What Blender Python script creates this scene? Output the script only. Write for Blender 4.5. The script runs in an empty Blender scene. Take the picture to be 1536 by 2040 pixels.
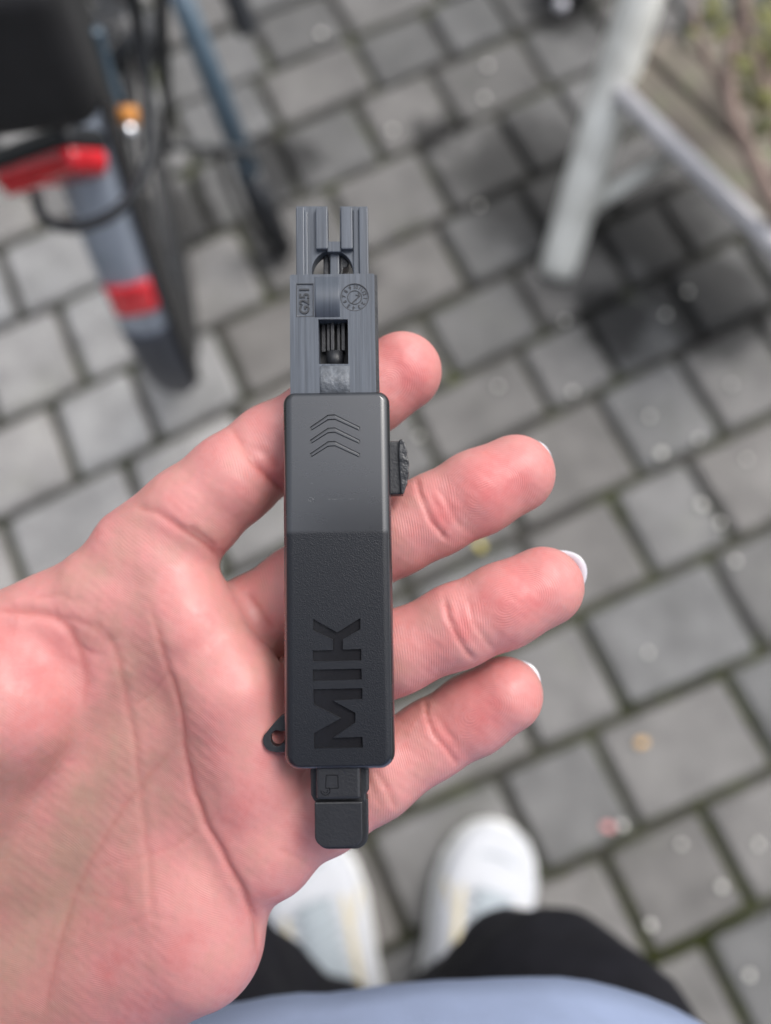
import bpy, bmesh, math, random
import numpy as np
from mathutils import Vector, Matrix
from mathutils.geometry import tessellate_polygon

random.seed(7)
rng = np.random.default_rng(7)
S = bpy.context.scene
COL = S.collection

# ------------------------------------------------------------------ camera
FPX, TH, RO, CAMZ = 1480.0, math.radians(18.0), math.radians(10.85), 0.92
sr, cr, st, ct = math.sin(RO), math.cos(RO), math.sin(TH), math.cos(TH)
R = np.array([[cr, -sr, 0], [sr * ct, cr * ct, -st], [sr * st, cr * st, ct]])
C = np.array([0.0, 0.0, CAMZ])
cam_d = bpy.data.cameras.new('camera')
cam = bpy.data.objects.new('camera', cam_d)
COL.objects.link(cam)
M4 = Matrix([list(R[0]) + [0], list(R[1]) + [0], list(R[2]) + [0], [0, 0, 0, 1]])
cam.matrix_world = Matrix.Translation((0, 0, CAMZ)) @ M4
cam_d.sensor_fit = 'VERTICAL'
cam_d.sensor_height = 24.0
cam_d.lens = 24.0 * FPX / 2040.0
cam_d.clip_start, cam_d.clip_end = 0.01, 200.0
cam_d.dof.use_dof = True
cam_d.dof.focus_distance = 0.149
cam_d.dof.aperture_fstop = (cam_d.lens / 1000) / 0.0046
S.camera = cam

# ------------------------------------------------------------------ sky, sun, exposure
W = bpy.data.worlds.new('World'); S.world = W
W.use_nodes = True
nt = W.node_tree; nt.nodes.clear()
sky = nt.nodes.new('ShaderNodeTexSky'); sky.sky_type = 'NISHITA'; sky.sun_disc = False
SUN_EL, SUN_AZ = math.radians(58), math.radians(40)      # azimuth: clockwise from +Y
sky.sun_elevation = SUN_EL; sky.sun_rotation = SUN_AZ
sky.air_density = 1.2; sky.dust_density = 4.0; sky.ozone_density = 1.0
hs = nt.nodes.new('ShaderNodeHueSaturation'); hs.inputs['Saturation'].default_value = 0.3
bg = nt.nodes.new('ShaderNodeBackground'); bg.inputs['Strength'].default_value = 0.15
wo = nt.nodes.new('ShaderNodeOutputWorld')
# overcast: the cloud layer is brighter overhead than at the horizon, (1 + 2 sin e) / 3
tcw = nt.nodes.new('ShaderNodeTexCoord'); sxw = nt.nodes.new('ShaderNodeSeparateXYZ'); nt.links.new(tcw.outputs['Generated'], sxw.inputs[0])
gr = nt.nodes.new('ShaderNodeMapRange'); gr.inputs['From Min'].default_value = 0; gr.inputs['From Max'].default_value = 1
gr.inputs['To Min'].default_value = .55; gr.inputs['To Max'].default_value = 2.2; nt.links.new(sxw.outputs['Z'], gr.inputs['Value'])
vmw = nt.nodes.new('ShaderNodeVectorMath'); vmw.operation = 'SCALE'
nt.links.new(sky.outputs[0], hs.inputs['Color']); nt.links.new(hs.outputs[0], vmw.inputs[0]); nt.links.new(gr.outputs[0], vmw.inputs['Scale'])
nt.links.new(vmw.outputs[0], bg.inputs['Color'])
nt.links.new(bg.outputs[0], wo.inputs['Surface'])
sun_d = bpy.data.lights.new('sun', 'SUN'); sun_d.energy = 0.8; sun_d.angle = math.radians(28)
sun_d.color = (1.0, 0.96, 0.9)
sun = bpy.data.objects.new('sun', sun_d); COL.objects.link(sun)
sdir = Vector((math.sin(SUN_AZ) * math.cos(SUN_EL), math.cos(SUN_AZ) * math.cos(SUN_EL), math.sin(SUN_EL)))
sun.rotation_euler = sdir.to_track_quat('Z', 'Y').to_euler()
S.view_settings.view_transform = 'Standard'; S.view_settings.look = 'None'
S.view_settings.gamma = 1.0; S.view_settings.exposure = 0.06
S.cycles.use_denoising = True
S.cycles.max_bounces = 8

# ------------------------------------------------------------------ projection helpers
def at(px, py, d):
    return C + R @ np.array([(px - 768) / FPX * d, (1020 - py) / FPX * d, -d])
def atz(px, py, z):
    r = R @ np.array([(px - 768) / FPX, (1020 - py) / FPX, -1.0])
    return C + r * (z - CAMZ) / r[2]
def proj(X):
    q = (np.asarray(X, float) - C) @ R
    return np.stack([768 + FPX * q[..., 0] / -q[..., 2], 1020 - FPX * q[..., 1] / -q[..., 2], -q[..., 2]], -1)

# ------------------------------------------------------------------ mesh helpers
def mesh_obj(name, verts, faces, mat, parent=None, smooth=False, loc=None):
    me = bpy.data.meshes.new(name)
    me.from_pydata([tuple(map(float, v)) for v in verts], [], [tuple(map(int, f)) for f in faces])
    me.update()
    if mat is not None: me.materials.append(mat)
    if smooth: me.polygons.foreach_set('use_smooth', [True] * len(me.polygons))
    o = bpy.data.objects.new(name, me); COL.objects.link(o)
    if parent is not None: o.parent = parent
    if loc is not None: o.location = loc
    return o
def empty(name, loc=(0, 0, 0), label=None, cat=None, group=None):
    o = bpy.data.objects.new(name, None); COL.objects.link(o)
    o.location = loc; o.empty_display_size = 0.05
    return tag(o, label, cat, group)
def tag(o, label=None, cat=None, group=None, kind=None):
    if label: o['label'] = label
    if cat: o['category'] = cat
    if group: o['group'] = group
    if kind: o['kind'] = kind
    return o
def bevel(o, w, seg=2, ang=30):
    m = o.modifiers.new('bevel', 'BEVEL'); m.width = w; m.segments = seg
    m.limit_method = 'ANGLE'; m.angle_limit = math.radians(ang)
    return o
def smooth_angle(o, ang=35):
    me = o.data
    me.polygons.foreach_set('use_smooth', [True] * len(me.polygons))
    m = o.modifiers.new('wn', 'WEIGHTED_NORMAL'); m.keep_sharp = True
    return o
def tube(name, pts, rad, mat, parent=None, seg=12, caps=True, flat=(1, 1)):
    pts = [Vector(p) for p in pts]; n = len(pts)
    if not hasattr(rad, '__len__'): rad = [rad] * n
    T = [(pts[min(i + 1, n - 1)] - pts[max(i - 1, 0)]).normalized() for i in range(n)]
    up = Vector((0, 0, 1)) if abs(T[0].z) < 0.9 else Vector((1, 0, 0))
    N = (up - T[0] * up.dot(T[0])).normalized()
    V, F = [], []
    for i in range(n):
        N = (N - T[i] * N.dot(T[i])).normalized(); B = T[i].cross(N)
        for k in range(seg):
            a = 2 * math.pi * k / seg
            V.append(pts[i] + (N * math.cos(a) * flat[0] + B * math.sin(a) * flat[1]) * rad[i])
    for i in range(n - 1):
        for k in range(seg):
            a, b = i * seg + k, i * seg + (k + 1) % seg
            F.append((a, b, b + seg, a + seg))
    if caps:
        F.append(tuple(range(seg))[::-1]); F.append(tuple(range((n - 1) * seg, n * seg)))
    return mesh_obj(name, V, F, mat, parent, True)
def curve_pts(P, n=40):
    P = np.array(P, float); t = np.linspace(0, len(P) - 1, n); out = []
    for x in t:
        i = min(int(x), len(P) - 2); u = x - i
        p0, p1, p2, p3 = P[max(i - 1, 0)], P[i], P[i + 1], P[min(i + 2, len(P) - 1)]
        out.append(0.5 * ((2 * p1) + (p2 - p0) * u + (2 * p0 - 5 * p1 + 4 * p2 - p3) * u * u + (3 * p1 - p0 - 3 * p2 + p3) * u ** 3))
    return np.array(out)
def prism(name, outer, z0, z1, mat, parent=None, holes=(), smooth=False, bev=0):
    loops = [list(outer)] + [list(h) for h in holes]
    tri = tessellate_polygon([[Vector((p[0], p[1], 0)) for p in l] for l in loops])
    flat = [p for l in loops for p in l]; n = len(flat)
    V = [(p[0], p[1], z1) for p in flat] + [(p[0], p[1], z0) for p in flat]
    bm = bmesh.new(); vs = [bm.verts.new(v) for v in V]
    for t in tri:
        try:
            bm.faces.new([vs[i] for i in t]); bm.faces.new([vs[i + n] for i in t[::-1]])
        except ValueError: pass
    o = 0
    for l in loops:
        m = len(l)
        for i in range(m):
            a, b = o + i, o + (i + 1) % m
            bm.faces.new([vs[a], vs[b], vs[b + n], vs[a + n]])
        o += m
    bmesh.ops.recalc_face_normals(bm, faces=bm.faces)
    if bev:
        bmesh.ops.dissolve_limit(bm, angle_limit=0.01, verts=bm.verts, edges=bm.edges)
    me = bpy.data.meshes.new(name); bm.to_mesh(me); bm.free()
    me.materials.append(mat)
    ob = bpy.data.objects.new(name, me); COL.objects.link(ob)
    if parent is not None: ob.parent = parent
    if bev: bevel(ob, bev, 2)
    return ob
def apply_mods(o):
    bpy.context.view_layer.update()
    dg = bpy.context.evaluated_depsgraph_get()
    me = bpy.data.meshes.new_from_object(o.evaluated_get(dg))
    old = o.data; o.modifiers.clear(); o.data = me
    return o
def cut(o, cutter):
    m = o.modifiers.new('b', 'BOOLEAN'); m.operation = 'DIFFERENCE'; m.object = cutter; m.solver = 'EXACT'
    apply_mods(o)
    bpy.data.objects.remove(cutter)

# ------------------------------------------------------------------ materials
def mat_new(name):
    m = bpy.data.materials.new(name); m.use_nodes = True
    nt = m.node_tree; b = nt.nodes['Principled BSDF']
    return m, nt, b
def nd(nt, t, **kw):
    n = nt.nodes.new(t)
    for k, v in kw.items():
        if k in n.inputs.keys(): n.inputs[k].default_value = v
        else: setattr(n, k, v)
    return n
def simple(name, col, rough=0.5, metal=0.0, noise=0.15, nscale=40, bump=0.1, bscale=300, spec=0.5, coat=0.0):
    """plain stuff with slight tone variation and fine relief"""
    m, nt, b = mat_new(name)
    tc = nd(nt, 'ShaderNodeTexCoord')
    n1 = nd(nt, 'ShaderNodeTexNoise', Scale=nscale, Detail=5.0, Roughness=0.6)
    nt.links.new(tc.outputs['Object'], n1.inputs['Vector'])
    r = nd(nt, 'ShaderNodeValToRGB')
    lo = [c * (1 - noise) for c in col] + [1]; hi = [min(1, c * (1 + noise)) for c in col] + [1]
    r.color_ramp.elements[0].position = 0.3; r.color_ramp.elements[0].color = lo
    r.color_ramp.elements[1].position = 0.7; r.color_ramp.elements[1].color = hi
    nt.links.new(n1.outputs['Fac'], r.inputs['Fac']); nt.links.new(r.outputs['Color'], b.inputs['Base Color'])
    if bump:
        n2 = nd(nt, 'ShaderNodeTexNoise', Scale=bscale, Detail=4.0)
        nt.links.new(tc.outputs['Object'], n2.inputs['Vector'])
        bp = nd(nt, 'ShaderNodeBump', Strength=bump, Distance=0.001)
        nt.links.new(n2.outputs['Fac'], bp.inputs['Height']); nt.links.new(bp.outputs['Normal'], b.inputs['Normal'])
    b.inputs['Roughness'].default_value = rough; b.inputs['Metallic'].default_value = metal
    b.inputs['Specular IOR Level'].default_value = spec; b.inputs['Coat Weight'].default_value = coat
    return m

DAMP_SHADE = [(1050, 360, .1), (1160, 440, .05), (1300, 440, .085), (1225, 640, .05), (1420, 600, .075), (1330, 560, .05), (880, 265, .035), (1130, 30, .05), (560, 330, .05), (330, 420, .06), (700, 560, .03)]  # damp spots and the shade of table and wheel, painted dark
def damp_shade(nt, pos):
    """damp patches plus painted shade under table and bicycle: factor of base colour"""
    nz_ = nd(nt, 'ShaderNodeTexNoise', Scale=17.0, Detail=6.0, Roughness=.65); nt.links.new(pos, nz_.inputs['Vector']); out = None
    for x, y, r in DAMP_SHADE:
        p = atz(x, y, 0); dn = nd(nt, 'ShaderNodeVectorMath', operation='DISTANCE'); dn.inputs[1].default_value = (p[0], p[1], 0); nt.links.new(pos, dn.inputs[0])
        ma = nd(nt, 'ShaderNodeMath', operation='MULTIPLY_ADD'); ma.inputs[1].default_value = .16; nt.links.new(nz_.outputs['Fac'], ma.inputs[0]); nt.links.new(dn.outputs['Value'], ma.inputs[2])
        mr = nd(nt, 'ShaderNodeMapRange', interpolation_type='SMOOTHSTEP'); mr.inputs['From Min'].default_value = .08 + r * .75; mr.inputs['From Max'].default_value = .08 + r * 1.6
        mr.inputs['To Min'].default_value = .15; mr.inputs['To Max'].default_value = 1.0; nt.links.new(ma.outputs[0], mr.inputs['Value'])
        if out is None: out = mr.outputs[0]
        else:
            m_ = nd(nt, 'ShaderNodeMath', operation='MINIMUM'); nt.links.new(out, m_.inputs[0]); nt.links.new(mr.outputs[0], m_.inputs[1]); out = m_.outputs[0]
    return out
def stone_material():
    m, nt, b = mat_new('concrete_paving')
    tc = nd(nt, 'ShaderNodeTexCoord'); geo = nd(nt, 'ShaderNodeNewGeometry')
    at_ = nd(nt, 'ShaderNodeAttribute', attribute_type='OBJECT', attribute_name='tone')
    big = nd(nt, 'ShaderNodeTexNoise', Scale=14.0, Detail=6.0, Roughness=0.65)
    fine = nd(nt, 'ShaderNodeTexNoise', Scale=260.0, Detail=5.0, Roughness=0.7)
    nt.links.new(geo.outputs['Position'], big.inputs['Vector']); nt.links.new(geo.outputs['Position'], fine.inputs['Vector'])
    mb = nd(nt, 'ShaderNodeMapRange'); mb.inputs['From Min'].default_value = .3; mb.inputs['From Max'].default_value = .7
    mb.inputs['To Min'].default_value = .66; mb.inputs['To Max'].default_value = 1.26
    mf = nd(nt, 'ShaderNodeMapRange'); mf.inputs['From Min'].default_value = .3; mf.inputs['From Max'].default_value = .7
    mf.inputs['To Min'].default_value = .85; mf.inputs['To Max'].default_value = 1.15
    nt.links.new(big.outputs['Fac'], mb.inputs['Value']); nt.links.new(fine.outputs['Fac'], mf.inputs['Value'])
    mul = nd(nt, 'ShaderNodeMath', operation='MULTIPLY'); nt.links.new(mb.outputs[0], mul.inputs[0]); nt.links.new(mf.outputs[0], mul.inputs[1])
    vm = nd(nt, 'ShaderNodeVectorMath', operation='SCALE')
    mul2 = nd(nt, 'ShaderNodeMath', operation='MULTIPLY'); nt.links.new(mul.outputs[0], mul2.inputs[0]); nt.links.new(damp_shade(nt, geo.outputs['Position']), mul2.inputs[1])
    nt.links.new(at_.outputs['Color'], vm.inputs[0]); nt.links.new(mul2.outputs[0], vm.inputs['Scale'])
    # greenish algae in blotches
    al = nd(nt, 'ShaderNodeTexNoise', Scale=9.0, Detail=4.0, Roughness=0.7); nt.links.new(geo.outputs['Position'], al.inputs['Vector'])
    rm = nd(nt, 'ShaderNodeMapRange'); rm.inputs['From Min'].default_value = .55; rm.inputs['From Max'].default_value = .75; rm.inputs['To Max'].default_value = .35
    nt.links.new(al.outputs['Fac'], rm.inputs['Value'])
    mx = nd(nt, 'ShaderNodeMix', data_type='RGBA', blend_type='MULTIPLY')
    mx.inputs['B'].default_value = (.72, .78, .6, 1)
    nt.links.new(rm.outputs[0], mx.inputs['Factor']); nt.links.new(vm.outputs[0], mx.inputs['A'])
    nt.links.new(mx.outputs['Result'], b.inputs['Base Color'])
    bp = nd(nt, 'ShaderNodeBump', Strength=.5, Distance=.002); nt.links.new(fine.outputs['Fac'], bp.inputs['Height'])
    nt.links.new(bp.outputs['Normal'], b.inputs['Normal'])
    b.inputs['Roughness'].default_value = .7
    return m
def joint_material():
    m, nt, b = mat_new('joint_soil')
    geo = nd(nt, 'ShaderNodeNewGeometry')
    n1 = nd(nt, 'ShaderNodeTexNoise', Scale=11.0, Detail=5.0, Roughness=.7); n2 = nd(nt, 'ShaderNodeTexNoise', Scale=180.0, Detail=5.0)
    for n in (n1, n2): nt.links.new(geo.outputs['Position'], n.inputs['Vector'])
    r1 = nd(nt, 'ShaderNodeValToRGB'); e = r1.color_ramp.elements
    e[0].position = .42; e[0].color = (.05, .047, .041, 1); e[1].position = .62; e[1].color = (.055, .06, .03, 1)
    e2 = r1.color_ramp.elements.new(.78); e2.color = (.12, .14, .03, 1)
    nt.links.new(n1.outputs['Fac'], r1.inputs['Fac'])
    mr = nd(nt, 'ShaderNodeMapRange'); mr.inputs['To Min'].default_value = .4; mr.inputs['To Max'].default_value = 1.3; nt.links.new(n2.outputs['Fac'], mr.inputs['Value'])
    mrd = nd(nt, 'ShaderNodeMath', operation='MULTIPLY'); nt.links.new(mr.outputs[0], mrd.inputs[0]); nt.links.new(damp_shade(nt, geo.outputs['Position']), mrd.inputs[1]); mr = mrd
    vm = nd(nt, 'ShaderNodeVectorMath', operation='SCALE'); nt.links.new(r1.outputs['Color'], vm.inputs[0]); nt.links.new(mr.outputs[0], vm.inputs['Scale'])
    nt.links.new(vm.outputs[0], b.inputs['Base Color'])
    bp = nd(nt, 'ShaderNodeBump', Strength=.8, Distance=.004); nt.links.new(n2.outputs['Fac'], bp.inputs['Height']); nt.links.new(bp.outputs['Normal'], b.inputs['Normal'])
    b.inputs['Roughness'].default_value = .95
    return m

def skin_material():
    m, nt, b = mat_new('skin')
    geo = nd(nt, 'ShaderNodeNewGeometry')
    fl = nd(nt, 'ShaderNodeAttribute', attribute_name='flush_shade'); crs = nd(nt, 'ShaderNodeAttribute', attribute_name='crease')
    rp = nd(nt, 'ShaderNodeAttribute', attribute_name='ridge'); ra = nd(nt, 'ShaderNodeAttribute', attribute_name='ridge_amount')
    n1 = nd(nt, 'ShaderNodeTexNoise', Scale=95.0, Detail=4.0, Roughness=.6); n2 = nd(nt, 'ShaderNodeTexNoise', Scale=420.0, Detail=4.0, Roughness=.65)
    for n in (n1, n2): nt.links.new(geo.outputs['Position'], n.inputs['Vector'])
    # mottling moves the flush
    ad = nd(nt, 'ShaderNodeMath', operation='MULTIPLY_ADD'); ad.inputs[1].default_value = .5; ad.inputs[2].default_value = -.25
    nt.links.new(n1.outputs['Fac'], ad.inputs[0])
    ad1 = nd(nt, 'ShaderNodeMath', operation='MULTIPLY_ADD'); ad1.inputs[1].default_value = .34; ad1.inputs[2].default_value = -.17
    nt.links.new(n2.outputs['Fac'], ad1.inputs[0])
    s1 = nd(nt, 'ShaderNodeMath', operation='ADD'); nt.links.new(ad.outputs[0], s1.inputs[0]); nt.links.new(ad1.outputs[0], s1.inputs[1])
    s2 = nd(nt, 'ShaderNodeMath', operation='ADD', use_clamp=True); nt.links.new(s1.outputs[0], s2.inputs[0]); nt.links.new(fl.outputs['Fac'], s2.inputs[1])
    ramp = nd(nt, 'ShaderNodeValToRGB'); e = ramp.color_ramp.elements
    e[0].position = 0; e[0].color = (.44, .26, .205, 1); e[1].position = 1; e[1].color = (.56, .14, .14, 1)  # brown low end also carries the palm's painted shade
    em = ramp.color_ramp.elements.new(.5); em.color = (.59, .255, .24, 1)
    nt.links.new(s2.outputs[0], ramp.inputs['Fac'])
    mx = nd(nt, 'ShaderNodeMix', data_type='RGBA', blend_type='MIX'); mx.inputs['B'].default_value = (.42, .1, .085, 1)
    nt.links.new(crs.outputs['Fac'], mx.inputs['Factor']); nt.links.new(ramp.outputs['Color'], mx.inputs['A'])
    # ridges
    wr = nd(nt, 'ShaderNodeMath', operation='SINE'); nt.links.new(rp.outputs['Fac'], wr.inputs[0])
    wa = nd(nt, 'ShaderNodeMath', operation='MULTIPLY'); nb = nd(nt, 'ShaderNodeTexNoise', Scale=330.0, Detail=3.0, Roughness=.6); nt.links.new(geo.outputs['Position'], nb.inputs['Vector'])
    br = nd(nt, 'ShaderNodeMapRange'); br.inputs['From Min'].default_value = .36; br.inputs['From Max'].default_value = .62; nt.links.new(nb.outputs['Fac'], br.inputs['Value'])
    rb_ = nd(nt, 'ShaderNodeMath', operation='MULTIPLY'); nt.links.new(ra.outputs['Fac'], rb_.inputs[0]); nt.links.new(br.outputs[0], rb_.inputs[1])
    nt.links.new(wr.outputs[0], wa.inputs[0]); nt.links.new(rb_.outputs[0], wa.inputs[1])
    # the grooves between ridges are a little darker
    rr = nd(nt, 'ShaderNodeMath', operation='MULTIPLY_ADD'); rr.inputs[1].default_value = .035; rr.inputs[2].default_value = 1.0
    nt.links.new(wa.outputs[0], rr.inputs[0])
    sc = nd(nt, 'ShaderNodeVectorMath', operation='SCALE'); nt.links.new(mx.outputs['Result'], sc.inputs[0]); nt.links.new(rr.outputs[0], sc.inputs['Scale'])
    nt.links.new(sc.outputs[0], b.inputs['Base Color'])
    bp = nd(nt, 'ShaderNodeBump', Strength=.3, Distance=.00008); nt.links.new(wa.outputs[0], bp.inputs['Height'])
    n3 = nd(nt, 'ShaderNodeTexNoise', Scale=900.0, Detail=3.0); nt.links.new(geo.outputs['Position'], n3.inputs['Vector'])
    bp2 = nd(nt, 'ShaderNodeBump', Strength=.25, Distance=.0002); nt.links.new(n3.outputs['Fac'], bp2.inputs['Height'])
    nt.links.new(bp.outputs['Normal'], bp2.inputs['Normal']); nt.links.new(bp2.outputs['Normal'], b.inputs['Normal'])
    rv = nd(nt, 'ShaderNodeMapRange'); rv.inputs['From Min'].default_value = .3; rv.inputs['From Max'].default_value = .7; rv.inputs['To Min'].default_value = .36; rv.inputs['To Max'].default_value = .56
    nt.links.new(n2.outputs['Fac'], rv.inputs['Value']); nt.links.new(rv.outputs[0], b.inputs['Roughness']); b.inputs['Specular IOR Level'].default_value = .45
    b.inputs['Subsurface Weight'].default_value = .45
    b.inputs['Subsurface Radius'].default_value = (1, .35, .25); b.inputs['Subsurface Scale'].default_value = .0016
    return m

def sleeve_material(ysplit):
    """black moulded plastic, smooth above ysplit and spark-eroded grain below"""
    m, nt, b = mat_new('black_moulded_plastic')
    tc = nd(nt, 'ShaderNodeTexCoord'); sx = nd(nt, 'ShaderNodeSeparateXYZ'); nt.links.new(tc.outputs['Object'], sx.inputs[0])
    gt = nd(nt, 'ShaderNodeMapRange'); gt.inputs['From Min'].default_value = ysplit + .0007; gt.inputs['From Max'].default_value = ysplit - .0002; nt.links.new(sx.outputs['Y'], gt.inputs['Value'])
    az = nd(nt, 'ShaderNodeMath', operation='GREATER_THAN'); az.inputs[1].default_value = -.0004; nt.links.new(sx.outputs['Z'], az.inputs[0])
    gm = nd(nt, 'ShaderNodeMath', operation='MULTIPLY'); nt.links.new(gt.outputs[0], gm.inputs[0]); nt.links.new(az.outputs[0], gm.inputs[1])
    g = nd(nt, 'ShaderNodeTexVoronoi', Scale=4200.0, feature='SMOOTH_F1'); nt.links.new(tc.outputs['Object'], g.inputs['Vector'])
    g2 = nd(nt, 'ShaderNodeTexNoise', Scale=5200.0, Detail=2.0); nt.links.new(tc.outputs['Object'], g2.inputs['Vector'])
    hm = nd(nt, 'ShaderNodeMath', operation='ADD'); nt.links.new(g.outputs['Distance'], hm.inputs[0]); nt.links.new(g2.outputs['Fac'], hm.inputs[1])
    ml = nd(nt, 'ShaderNodeMath', operation='MULTIPLY_ADD'); ml.inputs[1].default_value = .4; ml.inputs[2].default_value = .03; nt.links.new(gm.outputs[0], ml.inputs[0])
    bp = nd(nt, 'ShaderNodeBump', Distance=.00012); nt.links.new(hm.outputs[0], bp.inputs['Height']); nt.links.new(ml.outputs[0], bp.inputs['Strength'])
    nt.links.new(bp.outputs['Normal'], b.inputs['Normal'])
    # faint wear streaks in roughness and tone
    mp = nd(nt, 'ShaderNodeMapping'); mp.inputs['Scale'].default_value = (60, 260, 60); nt.links.new(tc.outputs['Object'], mp.inputs[0])
    w = nd(nt, 'ShaderNodeTexNoise', Scale=1.0, Detail=5.0, Roughness=.6); nt.links.new(mp.outputs[0], w.inputs['Vector'])
    rm = nd(nt, 'ShaderNodeMapRange'); rm.inputs['To Min'].default_value = .24; rm.inputs['To Max'].default_value = .32; nt.links.new(w.outputs['Fac'], rm.inputs['Value'])
    ra_ = nd(nt, 'ShaderNodeMath', operation='MULTIPLY_ADD'); ra_.inputs[1].default_value = .16; nt.links.new(gm.outputs[0], ra_.inputs[0]); nt.links.new(rm.outputs[0], ra_.inputs[2])
    nt.links.new(ra_.outputs[0], b.inputs['Roughness'])
    du = nd(nt, 'ShaderNodeTexNoise', Scale=950.0, Detail=4.0, Roughness=.75); nt.links.new(tc.outputs['Object'], du.inputs['Vector'])
    dr = nd(nt, 'ShaderNodeMapRange'); dr.inputs['From Min'].default_value = .66; dr.inputs['From Max'].default_value = .8; dr.inputs['To Max'].default_value = .5; nt.links.new(du.outputs['Fac'], dr.inputs['Value'])
    dm = nd(nt, 'ShaderNodeMix', data_type='RGBA'); dm.inputs['A'].default_value = (.0105, .012, .016, 1); dm.inputs['B'].default_value = (.16, .16, .165, 1)
    nt.links.new(dr.outputs[0], dm.inputs['Factor']); nt.links.new(dm.outputs['Result'], b.inputs['Base Color'])
    for nm, k_, c_ in (('Specular IOR Level', -.65, 1.0), ('Coat Weight', -.64, .7)):
        q_ = nd(nt, 'ShaderNodeMath', operation='MULTIPLY_ADD'); q_.inputs[1].default_value = k_; q_.inputs[2].default_value = c_
        nt.links.new(gm.outputs[0], q_.inputs[0]); nt.links.new(q_.outputs[0], b.inputs[nm])
    b.inputs['Coat Roughness'].default_value = .2
    return m
def grey_plastic():
    m, nt, b = mat_new('grey_plastic')
    tc = nd(nt, 'ShaderNodeTexCoord')
    mp = nd(nt, 'ShaderNodeMapping'); mp.inputs['Scale'].default_value = (1500, 40, 200); nt.links.new(tc.outputs['Object'], mp.inputs[0])
    w = nd(nt, 'ShaderNodeTexNoise', Scale=1.0, Detail=4.0, Roughness=.6); nt.links.new(mp.outputs[0], w.inputs['Vector'])
    r = nd(nt, 'ShaderNodeValToRGB'); e = r.color_ramp.elements
    e[0].position = .35; e[0].color = (.052, .061, .076, 1); e[1].position = .75; e[1].color = (.096, .11, .134, 1)
    nt.links.new(w.outputs['Fac'], r.inputs['Fac']); nt.links.new(r.outputs['Color'], b.inputs['Base Color'])
    bp = nd(nt, 'ShaderNodeBump', Strength=.25, Distance=.0002); nt.links.new(w.outputs['Fac'], bp.inputs['Height']); nt.links.new(bp.outputs['Normal'], b.inputs['Normal'])
    b.inputs['Roughness'].default_value = .42
    return m

M = {}
M['stone'] = stone_material(); M['soil'] = joint_material(); M['skin'] = skin_material()
M['grey'] = grey_plastic()
M['worn'] = simple('scuffed_grey_plastic', (.11, .12, .135), .5, noise=.35, nscale=700, bump=.3, bscale=1500)
M['black_gloss'] = simple('glossy_black_plastic', (.012, .012, .014), .22, noise=.1, bump=.03, bscale=900)
M['black_satin'] = simple('satin_black_plastic', (.02, .021, .024), .42, noise=.15, nscale=200, bump=.15, bscale=1800)
M['black_rough'] = simple('rough_black_plastic', (.022, .023, .026), .3, noise=.3, nscale=500, bump=.45, bscale=700)
M['dark_recess'] = simple('dark_inner_plastic', (.008, .008, .009), .6, noise=.2)
M['scuff'] = simple('faint_scuff', (.05, .054, .06), .5, noise=.5, nscale=1500, bump=.3, bscale=1500)
M['ink_grey'] = simple('moulded_mark', (.02, .022, .027), .5, noise=.1)
M['nail'] = simple('white_nail_tip', (.72, .71, .76), .18, noise=.03, nscale=200, bump=0, coat=.4)
M['moss'] = simple('moss', (.17, .2, .03), .95, noise=.5, nscale=120, bump=.6, bscale=400)
M['highlight'] = simple('pale_glint', (.78, .76, .7), .4, noise=.12, nscale=90, bump=.3)
M['leaf_yellow'] = simple('yellow_fallen_leaf', (.62, .52, .14), .6, noise=.2)
M['leaf_orange'] = simple('orange_fallen_leaf', (.7, .42, .14), .6, noise=.2)
M['petal_pink'] = simple('pink_petal', (.75, .3, .3), .6, noise=.15)
M['trouser'] = simple('black_knit', (.012, .012, .017), .85, noise=.25, nscale=60, bump=.4, bscale=700, spec=.2)
M['shirt'] = simple('pale_blue_cotton', (.38, .46, .67), .85, noise=.08, nscale=40, bump=.35, bscale=1200, spec=.2)
M['shoe_white'] = simple('white_knit', (.5, .51, .54), .8, noise=.05, nscale=60, bump=.5, bscale=600)
M['shoe_sole'] = simple('white_rubber', (.7, .7, .68), .55, noise=.06)
M['shoe_lace'] = simple('grey_white_lace', (.36, .4, .43), .85, noise=.15, nscale=300)
M['shoe_gold'] = simple('cream_trim', (.5, .44, .3), .7, noise=.15, nscale=80)
M['shoe_lilac'] = simple('lilac_lining', (.5, .53, .8), .85, noise=.1)
M['fender'] = simple('satin_grey_mudguard', (.4, .45, .54), .34, metal=.3, noise=.12, nscale=30, bump=.04, coat=.3)
M['flap'] = simple('dark_guard_shade', (.06, .066, .085), .5, noise=.2, nscale=40, bump=.2)  # dark tone painted as shade on the mudguard's lower end
M['tyre'] = simple('tyre_rubber', (.018, .018, .019), .75, noise=.3, nscale=120, bump=.5)
M['frame_blue'] = simple('slate_blue_paint', (.075, .12, .165), .32, noise=.12, nscale=30, bump=.03, coat=.5)
M['bike_black'] = simple('black_painted_metal', (.022, .024, .028), .4, noise=.25, nscale=40)
M['bike_metal'] = simple('dull_steel', (.32, .31, .3), .38, metal=.9, noise=.3, nscale=120, bump=.2)
M['chrome'] = simple('bright_chrome', (.9, .91, .95), .12, metal=1.0, noise=.03, bump=0)
M['orange'] = simple('orange_plastic', (.62, .25, .045), .35, noise=.12)
M['red'] = simple('red_lens', (.8, .02, .035), .16, noise=.25, nscale=60, bump=.25, bscale=500, coat=.8)
M['red_mid'] = simple('mid_red_lens', (.72, .016, .03), .2, noise=.25, nscale=60, bump=.25, bscale=500, coat=.5)
M['red_dark'] = simple('dark_red_lens', (.3, .012, .02), .2, noise=.25, nscale=60, bump=.25, bscale=500, coat=.8)
M['bag'] = simple('black_bag_fabric', (.017, .017, .019), .75, noise=.3, nscale=30, bump=.5, bscale=700)
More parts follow.
